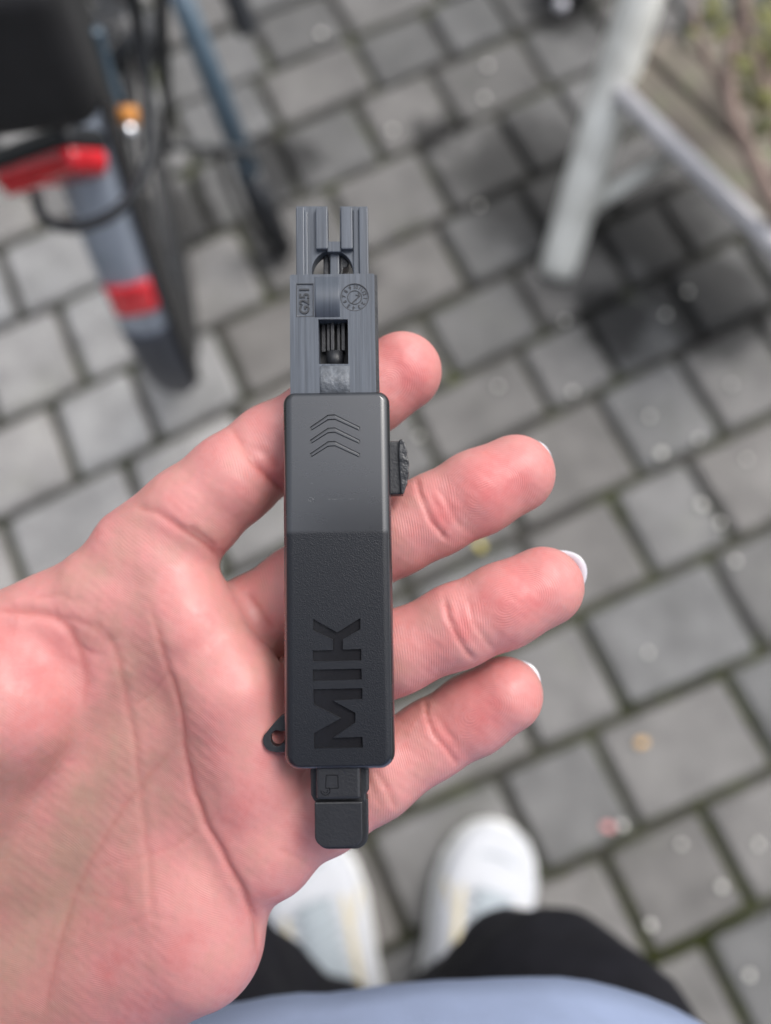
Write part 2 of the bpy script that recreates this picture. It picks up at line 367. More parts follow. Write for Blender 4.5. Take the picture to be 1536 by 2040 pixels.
M['white_paint'] = simple('weathered_white_paint', (.82, .81, .75), .6, noise=.26, nscale=16, bump=.3, bscale=120)
M['grey_tube'] = simple('greyed_aluminium_tube', (.5, .49, .51), .45, noise=.14, nscale=30, bump=.15)
M['stem'] = simple('pinkish_bark', (.26, .19, .16), .8, noise=.4, nscale=70, bump=.7, bscale=300)
M['leaf_a'] = simple('yellow_green_leaf', (.12, .12, .02), .55, noise=.4, nscale=60)
M['leaf_b'] = simple('olive_leaf', (.075, .075, .025), .6, noise=.4, nscale=60)

def wood_material():
    m, nt, b = mat_new('lichened_wood')
    tc = nd(nt, 'ShaderNodeTexCoord'); mp = nd(nt, 'ShaderNodeMapping'); mp.inputs['Scale'].default_value = (6, 80, 80)
    nt.links.new(tc.outputs['Object'], mp.inputs[0])
    g = nd(nt, 'ShaderNodeTexNoise', Scale=1.0, Detail=6.0, Roughness=.7); nt.links.new(mp.outputs[0], g.inputs['Vector'])
    r = nd(nt, 'ShaderNodeValToRGB'); e = r.color_ramp.elements
    e[0].position = .3; e[0].color = (.09, .075, .06, 1); e[1].position = .7; e[1].color = (.27, .235, .195, 1)
    nt.links.new(g.outputs['Fac'], r.inputs['Fac'])
    l = nd(nt, 'ShaderNodeTexNoise', Scale=28.0, Detail=6.0, Roughness=.75); nt.links.new(tc.outputs['Object'], l.inputs['Vector'])
    lr = nd(nt, 'ShaderNodeMapRange'); lr.inputs['From Min'].default_value = .52; lr.inputs['From Max'].default_value = .72; nt.links.new(l.outputs['Fac'], lr.inputs['Value'])
    mx = nd(nt, 'ShaderNodeMix', data_type='RGBA'); mx.inputs['B'].default_value = (.2, .22, .13, 1)
    nt.links.new(lr.outputs[0], mx.inputs['Factor']); nt.links.new(r.outputs['Color'], mx.inputs['A'])
    nt.links.new(mx.outputs['Result'], b.inputs['Base Color'])
    bp = nd(nt, 'ShaderNodeBump', Strength=.6, Distance=.003); nt.links.new(g.outputs['Fac'], bp.inputs['Height']); nt.links.new(bp.outputs['Normal'], b.inputs['Normal'])
    b.inputs['Roughness'].default_value = .85
    return m
M['wood'] = wood_material()

# ================================================================== GROUND
G = 60
gv = [(-G, -G, -.012), (G, -G, -.012), (G, G, -.012), (-G, G, -.012)]
ground = tag(mesh_obj('ground', gv, [(0, 1, 2, 3)], M['soil']), kind='structure')

pavement = tag(empty('pavement'), kind='structure')
AL, LW = math.radians(34.946), 0.12032 * CAMZ
U = np.array([math.cos(AL), math.sin(AL)]); N = np.array([math.sin(AL), -math.cos(AL)])
bounds = [-13.2, -12.1, -11.0, -10.0, -9.0, -7.97, -6.85, -5.62, -4.5, -3.48, -2.5, -1.33, -.2, 1.0, 2.13, 3.25, 4.37, 5.5, 6.6, 7.7]
joints = {4: [2.55, 4.13, 5.4], 5: [1.1, 2.4, 3.69, 4.95, 6.53], 6: [-1.12, 0.0, 1.4, 2.76, 4.2, 5.52], 7: [-1.58, -.56, .6, 2.1, 3.87, 5.2],
          8: [-2.5, -1.02, .4, 1.6, 3.1, 4.5, 5.9], 9: [.9, 2.4, 4.02, 5.06, 6.4], 10: [.2, 1.4, 2.95, 4.64, 5.9], 11: [1.4, 2.85, 4.14, 5.26, 6.7],
          12: [.38, 1.95, 3.05, 4.85, 6.2], 13: [-.1, 1.42, 2.56, 4.28, 5.5], 14: [-1.6, -.62, .75, 2.06, 3.27, 4.6], 15: [-.9, .3, 1.5, 2.62, 4.2]}
def bn(k, u):
    n0 = bounds[k]; s = max(-.05, min(.105, -.03 * (n0 + .3)))
    return n0 - s * (u - 3.3)
def uv(u, n): p = (U * u + N * n) * LW; return (p[0], p[1])
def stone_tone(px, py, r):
    # grey blocks on the right, paler on the left, darker towards the top
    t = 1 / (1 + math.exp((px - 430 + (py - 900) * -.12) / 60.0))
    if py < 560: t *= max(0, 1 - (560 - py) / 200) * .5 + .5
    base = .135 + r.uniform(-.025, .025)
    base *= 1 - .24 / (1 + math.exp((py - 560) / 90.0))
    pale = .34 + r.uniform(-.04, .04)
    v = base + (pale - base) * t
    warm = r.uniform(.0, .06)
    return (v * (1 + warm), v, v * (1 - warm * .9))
pr = random.Random(3)
def add_stone(k, u0, u1):
    gap = .055
    uc = (u0 + u1) / 2; cx, cy = uv(uc, (bn(k, uc) + bn(k + 1, uc)) / 2)
    pp = proj(np.array([cx, cy, 0]))
    if not (-330 < pp[0] < 1870 and -420 < pp[1] < 2420): return
    c4 = [uv(u0 + gap, bn(k, u0) + gap), uv(u1 - gap, bn(k, u1) + gap), uv(u1 - gap, bn(k + 1, u1) - gap), uv(u0 + gap, bn(k + 1, u0) - gap)]
    c4 = [np.array(c) - (cx, cy) for c in c4]
    V, F = [], []
    rings = [(-.06, 0.0), (-.007, 0.0), (-.0022, .0022), (0.0, .0065)]
    for z, ins in rings:
        for i, c in enumerate(c4):
            e1 = c4[(i + 1) % 4] - c; e0 = c4[i - 1] - c
            e1 = e1 / np.linalg.norm(e1); e0 = e0 / np.linalg.norm(e0)
            for (a, b) in ((e0, e1), (e1, e0)):
                rr = .006
                p = c + a * rr * (1 if ins < .005 else 1.2) + (e0 + e1) * ins
                V.append((p[0] + pr.uniform(-.0008, .0008), p[1] + pr.uniform(-.0008, .0008), z))
    m = 8
    for r_ in range(3):
        for i in range(m):
            a, b = r_ * m + i, r_ * m + (i + 1) % m
            F.append((a, b, b + m, a + m))
    F.append(tuple(range(3 * m, 4 * m)))
    area = sum(c4[i][0] * c4[(i + 1) % 4][1] - c4[(i + 1) % 4][0] * c4[i][1] for i in range(4))
    if area < 0: F = [f[::-1] for f in F]
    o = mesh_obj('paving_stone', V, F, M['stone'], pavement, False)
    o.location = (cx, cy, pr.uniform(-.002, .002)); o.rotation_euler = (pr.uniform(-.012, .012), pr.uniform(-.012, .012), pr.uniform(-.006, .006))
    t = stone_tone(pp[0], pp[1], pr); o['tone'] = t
for k in range(len(bounds) - 1):
    js = sorted(joints.get(k, [pr.uniform(2, 3)]))
    while js[0] > -11: js.insert(0, js[0] - pr.choice([1.05, 1.3, 1.6, 1.1]))
    while js[-1] < 13: js.append(js[-1] + pr.choice([1.05, 1.3, 1.6, 1.1]))
    for a, b in zip(js[:-1], js[1:]): add_stone(k, a, b)

# moss cushions growing in the joints: one mass nobody could count
def moss_mass():
    V, F = [], []
    def clump(x, y, r):
        for q in range(int(10 + r * 900)):
            a = pr.uniform(0, 6.28); d = r * math.sqrt(pr.random()); h = .004 + pr.random() * .007
            bx, by = x + d * math.cos(a), y + d * math.sin(a); w = .0011; t = pr.uniform(0, 6.28)
            i = len(V)
            V.extend([(bx - w * math.cos(t), by - w * math.sin(t), -.011), (bx + w * math.cos(t), by + w * math.sin(t), -.011), (bx + pr.uniform(-.002, .002), by + pr.uniform(-.002, .002), -.008 + h)])
            F.append((i, i + 1, i + 2))
    for (x0, y0, x1, y1, n) in [(1172, 1240, 1262, 1412, 9), (1262, 1640, 1150, 1745, 3), (1280, 1640, 1530, 1510, 12), (1212, 1700, 1300, 1920, 14), (1395, 1620, 1490, 1800, 8),
                                (1300, 1915, 1400, 1870, 8), (1400, 1870, 1495, 1795, 9), (1415, 1880, 1490, 2040, 8), (1110, 1750, 1130, 1745, 4), (1440, 1335, 1530, 1500, 6), (1222, 1000, 1240, 1050, 4),
                                (790, 470, 850, 440, 4), (1500, 1280, 1536, 1270, 3), (1255, 1415, 1440, 1330, 5), (700, 1690, 780, 1660, 4), (1400, 490, 1450, 470, 5), (1250, 605, 1290, 600, 3), (440, 1130, 560, 1010, 3)]:
        n = int(n * 1.8)
        for i in range(n):
            t = (i + pr.random() * .6) / max(n, 1); p = atz(x0 + (x1 - x0) * t, y0 + (y1 - y0) * t, -.008)
            clump(p[0] + pr.uniform(-.004, .004), p[1] + pr.uniform(-.004, .004), pr.uniform(.004, .008))
    tag(mesh_obj('moss', V, F, M['moss']), kind='stuff')
moss_mass()

# pale beads painted as wet glints, and fallen bits, on the stones
def glint_mesh(seed):
    r = random.Random(seed); bm = bmesh.new()
    bmesh.ops.create_icosphere(bm, subdivisions=2, radius=.0046)
    for v in bm.verts:
        v.co *= r.uniform(.86, 1.14); v.co.z *= .6
    me = bpy.data.meshes.new('highlight'); bm.to_mesh(me); bm.free(); me.materials.append(M['highlight'])
    me.polygons.foreach_set('use_smooth', [True] * len(me.polygons))
    return me
pm = [glint_mesh(i) for i in range(4)]
GLINTS = [(1397, 1006, 1.3, 'brightest pale pebble, level with the middle fingertip towards the right edge'), (1434, 1042, .95, 'pale pebble just below right of the brightest one, right of the middle finger'),
    (1316, 905, 1.2, 'pale pebble on the block up and right of the middle fingertip'), (1391, 875, .9, 'smaller pale pebble right of the one above the middle fingertip'),
    (1294, 830, .75, 'faint pebble in the middle of the block above the middle fingertip'), (1125, 639, .9, 'pale pebble on the paving just below the foot of the white table leg'),
    (1140, 781, 1.0, 'pale pebble halfway between the white table leg and the middle fingertip'), (1369, 582, 1.0, 'pale pebble on the dark paving under the middle of the grey rail'),
    (1326, 627, .9, 'pale pebble below left of the pebble under the grey rail'), (1457, 766, .8, 'pale pebble near the right edge below the dark paving blocks'),
    (992, 770, .8, 'faint pebble on the paving between index fingertip and middle fingertip'), (1487, 916, .8, 'pale pebble close to the right edge level with the middle fingertip top'),
    (1291, 1300, .85, 'lone pebble in the middle of the large block right of the ring finger'), (1464, 1118, 1.0, 'pale pebble near the right edge level with the ring fingertip nail'),
    (1239, 1645, 1.0, 'white pebble touching the pink petal above the right shoe'), (1357, 1682, .8, 'faint pebble near the top corner of the brownish block right of the shoe'),
    (1437, 1766, 1.0, 'bright pebble at the right corner of the brownish block right of the shoe'), (1295, 1843, 1.0, 'bright pebble at the left corner of the brownish block right of the knee'),
    (1491, 1942, 1.0, 'bright pebble in the bottom right corner of the picture'), (1510, 1682, .95, 'pale pebble at the right edge level with the right shoe'),
    (640, 68, 1.1, 'pale pebble on the top block left of the pinkish square block'), (971, 132, 1.1, 'yellowish pale pebble on the upper right block, farther of the pair'),
    (964, 196, 1.1, 'yellowish pale pebble on the upper right block, nearer of the pair'), (782, 260, .95, 'pale pebble on the small dark block above the grey prongs'),
    (955, 410, .85, 'faint pebble on the block left of the white table leg'), (835, 870, .85, 'faint pebble on the paving beside the tool release button')]
for i, (x, y, s_, lab) in enumerate(GLINTS):
    p = atz(x, y, .004)
    o = bpy.data.objects.new('highlight', pm[i % 4]); COL.objects.link(o)
    s_ *= .95; o.location = (p[0], p[1], .005); o.scale = (s_, s_ * pr.uniform(.8, 1.1), s_); o.rotation_euler = (0, 0, pr.uniform(0, 6))
    tag(o, lab, 'highlight', 'pale beads painted as wet glints on the paving')
def fallen(name, px, py, size, mat, label, cat):
    p = atz(px, py, .003); V = [(0, 0, .0015)]; n = 10
    for i in range(n):
        a = 2 * math.pi * i / n; rr = size * (1 + .35 * math.cos(a) ** 2) * pr.uniform(.9, 1.1)
        V.append((rr * math.cos(a), .75 * rr * math.sin(a), .0012 + .0022 * abs(math.sin(a * 1.5))))
    F = [(0, 1 + i, 1 + (i + 1) % n) for i in range(n)]
    o = mesh_obj(name, V, F, mat, None, True, (p[0], p[1], .003)); o.rotation_euler = (0, 0, pr.uniform(0, 6))
    s = o.modifiers.new('t', 'SOLIDIFY'); s.thickness = .0006
    tag(o, label, cat)
fallen('fallen_leaf', 955, 1087, .0062, M['leaf_yellow'], 'tiny yellow leaf on the paving between middle and ring finger', 'leaf')
fallen('fallen_leaf', 1277, 1480, .0055, M['leaf_orange'], 'tiny orange leaf fragment on the paving right of the little finger', 'leaf')
fallen('fallen_petal', 1210, 1647, .0055, M['petal_pink'], 'tiny pink petal on the paving above the right shoe', 'petal')

# ================================================================== PERSON
person = empty('person', atz(800, 1950, 0), 'person in pale blue top, black trousers and white trainers holding a black plastic key tool', 'person')
PL = np.array(person.location)
def D0(py): return .1455 - (py - 1156) * 8.2e-6          # depth of the tool's front face along the view axis
def node(px, py, r, s):
    """point of a limb: pixel, radius in photo pixels, depth of its near surface behind the tool's face in mm"""
    ds = D0(py) + s / 1000.0
    d = ds / (1 - r / FPX)
    return (at(px, py, d), r * d / FPX)
def rc(P, a, b):
    (pa, ra), (pb, rb) = a, b
    ba = pb - pa; h = np.clip(((P - pa) @ ba) / (ba @ ba), 0, 1)
    return np.linalg.norm(P - pa - h[:, None] * ba, axis=1) - (ra + (rb - ra) * h)
def smin(a, b, k):
    h = np.maximum(k - np.abs(a - b), 0) / k
    return np.minimum(a, b) - h * h * k * .25
FING = {
 'index': [(292, 1108, 112, 5.5), (380, 1026, 96, 5), (463, 955, 89, 5.5), (545, 893, 85, 8.5), (650, 832, 82, 9), (735, 784, 80, 8.5), (801, 741, 79, 8.5)],
 'middle': [(395, 1300, 100, 10), (505, 1237, 88, 15.5), (600, 1173, 85, 12.5), (700, 1112, 82, 9), (790, 1062, 81, 7), (865, 1026, 80, 6.0), (950, 982, 82, 5), (1026, 945, 79, 5.5)],
 'ring': [(470, 1450, 100, 10), (600, 1397, 90, 15), (700, 1342, 83, 10), (790, 1300, 79, 6.5), (910, 1247, 81, 4.5), (1000, 1208, 82, 4.0), (1082, 1169, 80, 4.5)],
 'pinky': [(540, 1645, 106, 8), (640, 1600, 97, 9.5), (745, 1544, 85, 11), (860, 1472, 74, 13.5), (940, 1425, 76, 12.5), (1006, 1384, 75, 10.5)],
}
FN = {k: [node(*q) for q in v] for k, v in FING.items()}
WR = [node(-420, 1800, 190, 34), node(-420, 1950, 200, 37), node(-420, 2120, 200, 40)]
PALM = [  # pairs of nodes
 (node(322, 1128, 108, 4.5), WR[0]), (node(378, 1258, 102, 4.5), WR[0]), (node(440, 1405, 106, 4.5), WR[1]), (node(492, 1540, 106, 6.5), WR[1]),
 (node(495, 1660, 108, 8), WR[2]), (node(540, 1700, 84, 9.5), WR[2]), (node(395, 1868, 132, 5), WR[2]), (node(120, 2060, 185, 14), WR[2]), (node(365, 1778, 122, 6), node(40, 2200, 185, 20)),
 (node(370, 1231, 86, 3.8), node(464, 1376, 90, 3.4)), (node(464, 1376, 90, 3.4), node(505, 1490, 98, 6.0)), (node(505, 1490, 98, 6.0), node(535, 1645, 98, 9)), (node(210, 1195, 104, 5), WR[0]), (node(85, 1262, 106, 6), node(-150, 1350, 118, 7)),
]
THEN = [(node(20, 1395, 146, -1.2), node(-60, 1640, 180, 12)), (node(-60, 1640, 180, 12), WR[1]), (node(20, 1395, 146, -1.2), node(-260, 1330, 150, -4))]
THUMB = [node(-260, 1330, 150, -4), node(-520, 1180, 118, -8), node(-720, 1060, 104, -10), node(-900, 980, 92, -8)]
elbow = np.array([-.30, -.27, .97])
wrist_c = (WR[0][0] + WR[2][0]) / 2
def sdf(P):
    d = rc(P, *PALM[0])
    for s in PALM[1:]: d = smin(d, rc(P, *s), .006)
    t = rc(P, *THEN[0])
    for s in THEN[1:]: t = smin(t, rc(P, *s), .006)
    for a, b in zip(THUMB[:-1], THUMB[1:]): t = smin(t, rc(P, a, b), .003)
    d = smin(d, t, .0032)
    fmin = None
    for k, v in FN.items():
        f = rc(P, v[0], v[1])
        for a, b in zip(v[1:-1], v[2:]): f = smin(f, rc(P, a, b), .0025)
        fmin = f if fmin is None else smin(fmin, f, .0004)
    d = smin(d, fmin, .0024)
    fa = rc(P, (wrist_c, .026), (wrist_c * .6 + elbow * .4, .034))
    fa = smin(fa, rc(P, (wrist_c * .6 + elbow * .4, .034), (elbow, .041)), .01)
    return smin(d, fa, .018)
def surface_nets(lo, hi, h):
    n = np.ceil((hi - lo) / h).astype(int) + 1
    ax = [lo[i] + h * np.arange(n[i]) for i in range(3)]
    val = np.full(n, 1.0, np.float32)
    # coarse pass to skip empty blocks
    B = 8; nb = (n + B - 1) // B
    cc = np.stack(np.meshgrid(*[lo[i] + h * (np.arange(nb[i]) * B + B / 2) for i in range(3)], indexing='ij'), -1).reshape(-1, 3)
    dc = sdf(cc).reshape(nb); rad = h * B * .9
    for bi in np.argwhere(np.abs(dc) < rad * 1.35):
        s = [slice(bi[i] * B, min(bi[i] * B + B, n[i])) for i in range(3)]
        g = np.stack(np.meshgrid(*[ax[i][s[i]] for i in range(3)], indexing='ij'), -1)
        val[s[0], s[1], s[2]] = sdf(g.reshape(-1, 3)).reshape(g.shape[:3])
    ins = np.argwhere(dc <= -rad * 1.35)
    for bi in ins: val[bi[0] * B:bi[0] * B + B, bi[1] * B:bi[1] * B + B, bi[2] * B:bi[2] * B + B] = -1.0
    sg = val < 0
    c = [sg[i:n[0] - 1 + i, j:n[1] - 1 + j, k:n[2] - 1 + k] for i in (0, 1) for j in (0, 1) for k in (0, 1)]
    cnt = sum(x.astype(np.int8) for x in c); act = (cnt > 0) & (cnt < 8)
    idx = np.full(act.shape, -1, np.int64); cells = np.argwhere(act); idx[act] = np.arange(len(cells))
    V = lo + (cells + .5) * h
    F = []
    for axis in range(3):
        o = [1, 2, 0][axis], [2, 0, 1][axis]
        sl0 = [slice(None)] * 3; sl1 = [slice(None)] * 3
        sl0[axis] = slice(0, n[axis] - 1); sl1[axis] = slice(1, n[axis])
        e = sg[tuple(sl0)] != sg[tuple(sl1)]; first = sg[tuple(sl0)]
        E_ = np.argwhere(e)
        ok = (E_[:, o[0]] > 0) & (E_[:, o[1]] > 0) & (E_[:, o[0]] < n[o[0]] - 1) & (E_[:, o[1]] < n[o[1]] - 1)
        E_ = E_[ok]; ff = first[tuple(E_.T)]
        def cell(da, db):
            q = E_.copy(); q[:, o[0]] -= da; q[:, o[1]] -= db; return idx[tuple(q.T)]
        a, b, c_, d_ = cell(1, 1), cell(0, 1), cell(0, 0), cell(1, 0)
        quad = np.stack([a, b, c_, d_], 1); quad[~ff] = quad[~ff][:, ::-1]
        F.append(quad)
    return V, np.concatenate(F)
def sgrad(P, e=2e-4):
    K = np.array([[1, 1, 1], [1, -1, -1], [-1, 1, -1], [-1, -1, 1]], float); g = 0
    for k_ in K: g = g + k_ * sdf(P + k_ * e)[:, None]
    return g / np.maximum(np.linalg.norm(g, axis=1, keepdims=True), 1e-9)
def subdivide(V, F):
    E_ = np.concatenate([F[:, [i, (i + 1) % 4]] for i in range(4)]); E_.sort(1)
    u, inv = np.unique(E_, axis=0, return_inverse=True); inv = inv.ravel(); nf = len(F); nv = len(V)
    em = nv + inv.reshape(4, nf); fc = nv + len(u) + np.arange(nf)
    V2 = np.concatenate([V, V[u].mean(1), V[F].mean(1)])
    Q = [np.stack([F[:, i], em[i], fc, em[i - 1]], 1) for i in range(4)]
    return V2, np.concatenate(Q)

allp = np.array([q[0] for v in FN.values() for q in v] + [q[0] for s in PALM for q in s] + [q[0] for q in THUMB] + [elbow])
allr = .022
HV, HF = surface_nets(np.minimum(allp.min(0) - allr, elbow - .045), np.maximum(allp.max(0) + allr, elbow + .045), .0012)
for _ in range(2):
    HV = HV - sgrad(HV) * np.clip(sdf(HV), -.0006, .0006)[:, None]
def relax(V, F, n, w):
    E_ = np.concatenate([F[:, [i, (i + 1) % 4]] for i in range(4)]); a, b = E_[:, 0], E_[:, 1]
    cnt = np.bincount(a, minlength=len(V)) + np.bincount(b, minlength=len(V)); cnt = np.maximum(cnt, 1)[:, None]
    for _ in range(n):
        m = np.stack([np.bincount(a, V[b, i], len(V)) + np.bincount(b, V[a, i], len(V)) for i in range(3)], 1) / cnt
        V = V + w * (m - V)
    return V
HV = relax(HV, HF, 3, .5)
HV = HV - sgrad(HV) * np.clip(sdf(HV), -.0006, .0006)[:, None]
HV, HF = subdivide(HV, HF)
HV = HV - sgrad(HV) * np.clip(sdf(HV), -.0005, .0005)[:, None]
HV = relax(HV, HF, 2, .4)
HN = sgrad(HV)
PP = proj(HV); XY = PP[:, :2]
view = C - HV; view /= np.linalg.norm(view, axis=1, keepdims=True)
facing = np.clip((HN * view).sum(1) * 1.6, 0, 1)
def pdist(XY, pl):
    """distance to a polyline in the plane of the hand, and the arc length along it"""
    best = np.full(len(XY), 1e9); arc = np.zeros(len(XY)); L = 0
    for a, b in zip(pl[:-1], pl[1:]):
        ab = b - a; l2 = ab @ ab; h = np.clip(((XY - a) @ ab) / l2, 0, 1)
        d = np.hypot(*(XY - a - h[:, None] * ab).T); m = d < best
        best[m] = d[m]; arc[m] = L + h[m] * math.sqrt(l2); L += math.sqrt(l2)
    return best, arc, L
def nz(XY, sc, seed):
    """cheap smooth noise from a few sines"""
    r = np.random.default_rng(seed); o = np.zeros(len(XY))
    for i in range(7):
        a = r.uniform(0, 6.28); f_ = r.uniform(.5, 1.6) / sc; o += np.sin(2 * np.pi * f_ * (XY[:, 0] * np.cos(a) + XY[:, 1] * np.sin(a)) + r.uniform(0, 6.28))
    return o / 3.2
XYw = XY + np.stack([nz(XY, 80, 11), nz(XY, 80, 12)], 1) * 1.6
CR = [ # polyline, depth mm start/end, width px
 ([(296, 1195), (302, 1216), (328, 1324), (358, 1419), (362, 1483), (380, 1561), (405, 1634), (457, 1725), (487, 1781), (507, 1833), (515, 1905)], 0.22, .85, 8),
 ([(181, 1220), (216, 1268), (237, 1324), (248, 1401), (263, 1505), (272, 1574), (285, 1677), (302, 1785), (310, 1880)], .26, .1, 8),
 ([(222, 1302), (222, 1345), (198, 1436), (172, 1505), (142, 1591), (99, 1677), (43, 1781), (-10, 1860)], .2, .15, 16),
 ([(354, 1479), (300, 1545), (241, 1613), (172, 1734), (138, 1807), (105, 1930), (82, 2060)], .2, .14, 10),
 ([(330, 1345), (300, 1385), (259, 1410)], .16, .12, 5), ([(401, 1652), (336, 1690), (241, 1716), (180, 1735)], .16, .1, 6), ([(440, 1610), (401, 1652)], .1, .1, 6),
 ([(130, 1780), (200, 1785), (270, 1800)], .1, .1, 6), ([(200, 1860), (300, 1822), (360, 1835)], .1, .08, 7), ([(300, 1560), (250, 1610), (215, 1660)], .12, .1, 6),
 ([(0, 1214), (60, 1218), (110, 1228), (142, 1255), (163, 1300), (172, 1360), (170, 1430)], .95, .12, 11), ([(60, 1195), (120, 1185), (170, 1205)], .22, .1, 7), ([(120, 1225), (190, 1250), (225, 1290)], .22, .1, 8), ([(160, 1290), (205, 1310)], .12, .1, 6),
 ([(268, 1003), (281, 1010), (312, 1017), (344, 1041), (391, 1072), (438, 1110)], .3, .55, 8), ([(375, 1046), (405, 1068), (432, 1090)], .25, .3, 6),
 ([(455, 845), (465, 857), (508, 924), (531, 947), (558, 974), (575, 990)], .35, .7, 9), ([(494, 884), (530, 905), (560, 935)], .2, .25, 8),
 ([(491, 1177), (518, 1218), (547, 1262)], .4, .3, 9),
 ([(830, 945), (832, 955), (839, 989), (859, 1039), (879, 1063), (895, 1083)], .4, .4, 5), ([(862, 965), (883, 989), (910, 1036), (918, 1056)], .2, .2, 5), ([(846, 960), (870, 1010), (893, 1045)], .1, .1, 5),
 ([(882, 1184), (885, 1194), (894, 1230), (912, 1270), (930, 1297), (948, 1318)], .4, .4, 5), ([(930, 1180), (942, 1239), (967, 1273), (985, 1294)], .2, .2, 5), ([(905, 1195), (925, 1245), (955, 1290)], .1, .1, 5),
 ([(842, 1384), (845, 1394), (851, 1425), (869, 1467), (891, 1494), (915, 1527)], .38, .38, 5), ([(872, 1420), (891, 1458), (915, 1496)], .18, .18, 5), ([(858, 1410), (880, 1455), (905, 1500)], .1, .1, 5),
 ([(744, 1530), (755, 1546), (777, 1584), (792, 1612)], .28, .28, 6), ([(730, 1540), (744, 1572), (760, 1610)], .2, .15, 6),
 ([(330, 1330), (380, 1290), (440, 1220), (470, 1190)], .45, .25, 26),
 ([(545, 1690), (600, 1710), (640, 1740)], .12, .1, 7),
]
disp = np.zeros(len(HV)); crease = np.zeros(len(HV))
for pl, d0, d1, w in CR:
    q, arc, L = pdist(XYw, np.array(pl, float))
    t = arc / L; dep = (d0 + (d1 - d0) * t) * np.clip(np.minimum(t, 1 - t) * 8 + (.25 if max(d0, d1) > .5 else 0), 0, 1)
    sel = q < w * 4
    g = np.exp(-(q / w) ** 2); disp -= dep * g * facing
    disp += dep * .10 * np.exp(-((q - w * 2.3) / (w * 1.3)) ** 2) * facing
    if w < 12: crease = np.maximum(crease, np.clip(dep * 1.1, 0, .5) * np.exp(-(q / (w * .62)) ** 2) * facing)
# finger pads and the cup of the palm
flush_shade = np.full(len(HV), .42)  # redness, lowered where the lower-left palm's shade is painted in
def blob(cx, cy, rx, ry, ang, amp, fl=0.0):
    a = math.radians(ang); dx, dy = XY[:, 0] - cx, XY[:, 1] - cy
    u_, v_ = dx * math.cos(a) + dy * math.sin(a), -dx * math.sin(a) + dy * math.cos(a)
    g = np.exp(-(u_ / rx) ** 2 - (v_ / ry) ** 2); global disp, flush_shade
    disp = disp + amp * g * facing; flush_shade = flush_shade + fl * g
for b_ in [(985, 960, 95, 66, -27, .5, .45), (1040, 1185, 95, 66, -25, .5, .46), (965, 1405, 85, 62, -30, .45, .42), (795, 745, 80, 72, -33, .4, .36),
           (820, 1060, 35, 60, -27, .2, .1), (835, 1290, 45, 60, -25, .25, .18), (790, 1500, 45, 60, -30, .25, .12),
           (440, 965, 60, 55, -42, .3, .02), (530, 850, 40, 50, 0, 0, .14), (880, 1035, 25, 60, -27, 0, .3), (925, 1250, 28, 60, -25, 0, .25), (880, 1470, 25, 55, -30, 0, .2),
           (300, 1130, 70, 60, -40, .25, .0), (445, 1390, 70, 70, 0, .35, .12), (480, 1590, 75, 85, 20, .4, .16), (390, 1230, 60, 60, 0, .2, .1),
           (290, 1540, 85, 200, 4, -1.6, -.16), (170, 1620, 50, 230, 18, -1.2, -.26), (330, 1200, 30, 50, 0, -.3, .05), (420, 1290, 26, 70, 40, -.5, .0),
           (60, 1320, 80, 90, 0, .4, .36), (60, 1470, 60, 60, 0, .2, .12), (330, 1850, 120, 120, 0, .5, .1), (250, 1960, 120, 90, 0, .3, .1), (520, 1780, 60, 90, 20, .2, .1), (250, 1290, 40, 70, 0, 0, -.2),
           (620, 1650, 50, 90, 0, 0, .12), (430, 880, 60, 60, 0, 0, .08), (200, 1130, 140, 60, -35, 0, -.08), (540, 940, 26, 50, -20, 0, .25), (20, 1800, 150, 300, 10, 0, -.3)]: blob(*b_)  # last blob browns the lower-left palm: shade painted into the skin
disp += .10 * nz(XY, 90, 21) * facing + .035 * nz(XY, 26, 22) * facing
flush_shade += .06 * nz(XY, 120, 23) + .04 * nz(XY, 40, 24)
# fine skin lines of the hollow: crosswise wrinkles near the web of the thumb
q, arc, L = pdist(XY, np.array([(20, 1225), (120, 1205), (230, 1300)], float))
disp += .09 * np.sin(arc / 7.5 + 1.2 * nz(XY, 50, 31)) * np.exp(-(q / 40) ** 2) * facing
HV = HV + HN * (disp / 1000.0)[:, None]
# friction ridges: a phase per vertex, the shader turns it into fine relief
ridge = np.zeros(len(HV)); ramt = np.zeros(len(HV)); PER = 5.2
warp = 7 * nz(XY, 220, 41) + 1.0 * nz(XY, 90, 42)
tdx, tdy = XY[:, 0] + 150, XY[:, 1] - 700
pal = np.hypot(XY[:, 0] - 1000, XY[:, 1] - 560) + 22 * nz(XY, 260, 43)
low = XY[:, 0] * .55 + XY[:, 1] * .84 + 30 * nz(XY, 300, 44)
ridge = pal + .35 * XY[:, 1] + warp; ramt[:] = .32
for k, v in FING.items():
    pl = np.array([q[:2] for q in v][::-1], float)
    dd, arc, L = pdist(XY, pl)
    a = pl[0] - pl[1]; a /= np.linalg.norm(a); b = np.array([-a[1], a[0]])
    rel = XY - pl[0]; u_ = rel @ a; v_ = rel @ b
    zone = (dd < v[-1][2] * 1.35) & (arc < L - (230 if k == 'index' else 150))
    # the tip is a loop round a core, further down ridges run across
    core = np.sqrt((np.maximum(np.abs(u_ + 55) - 22, 0) * .95) ** 2 + (v_ * (1.15 - .1 * np.sign(v_))) ** 2)
    tip = (-u_) < 118
    ph = np.where(tip, core + .18 * u_, u_ * .96 + .35 * v_ + .0016 * v_ ** 2)
    ridge = np.where(zone, ph + .6 * warp, ridge)
    ramt = np.where(zone, 1.0, ramt)
ramt *= np.clip(facing * 1.5, 0, 1) * np.clip(1 - crease * 1.2, 0, 1) * np.clip(.75 + .35 * nz(XY, 110, 45), .25, 1)

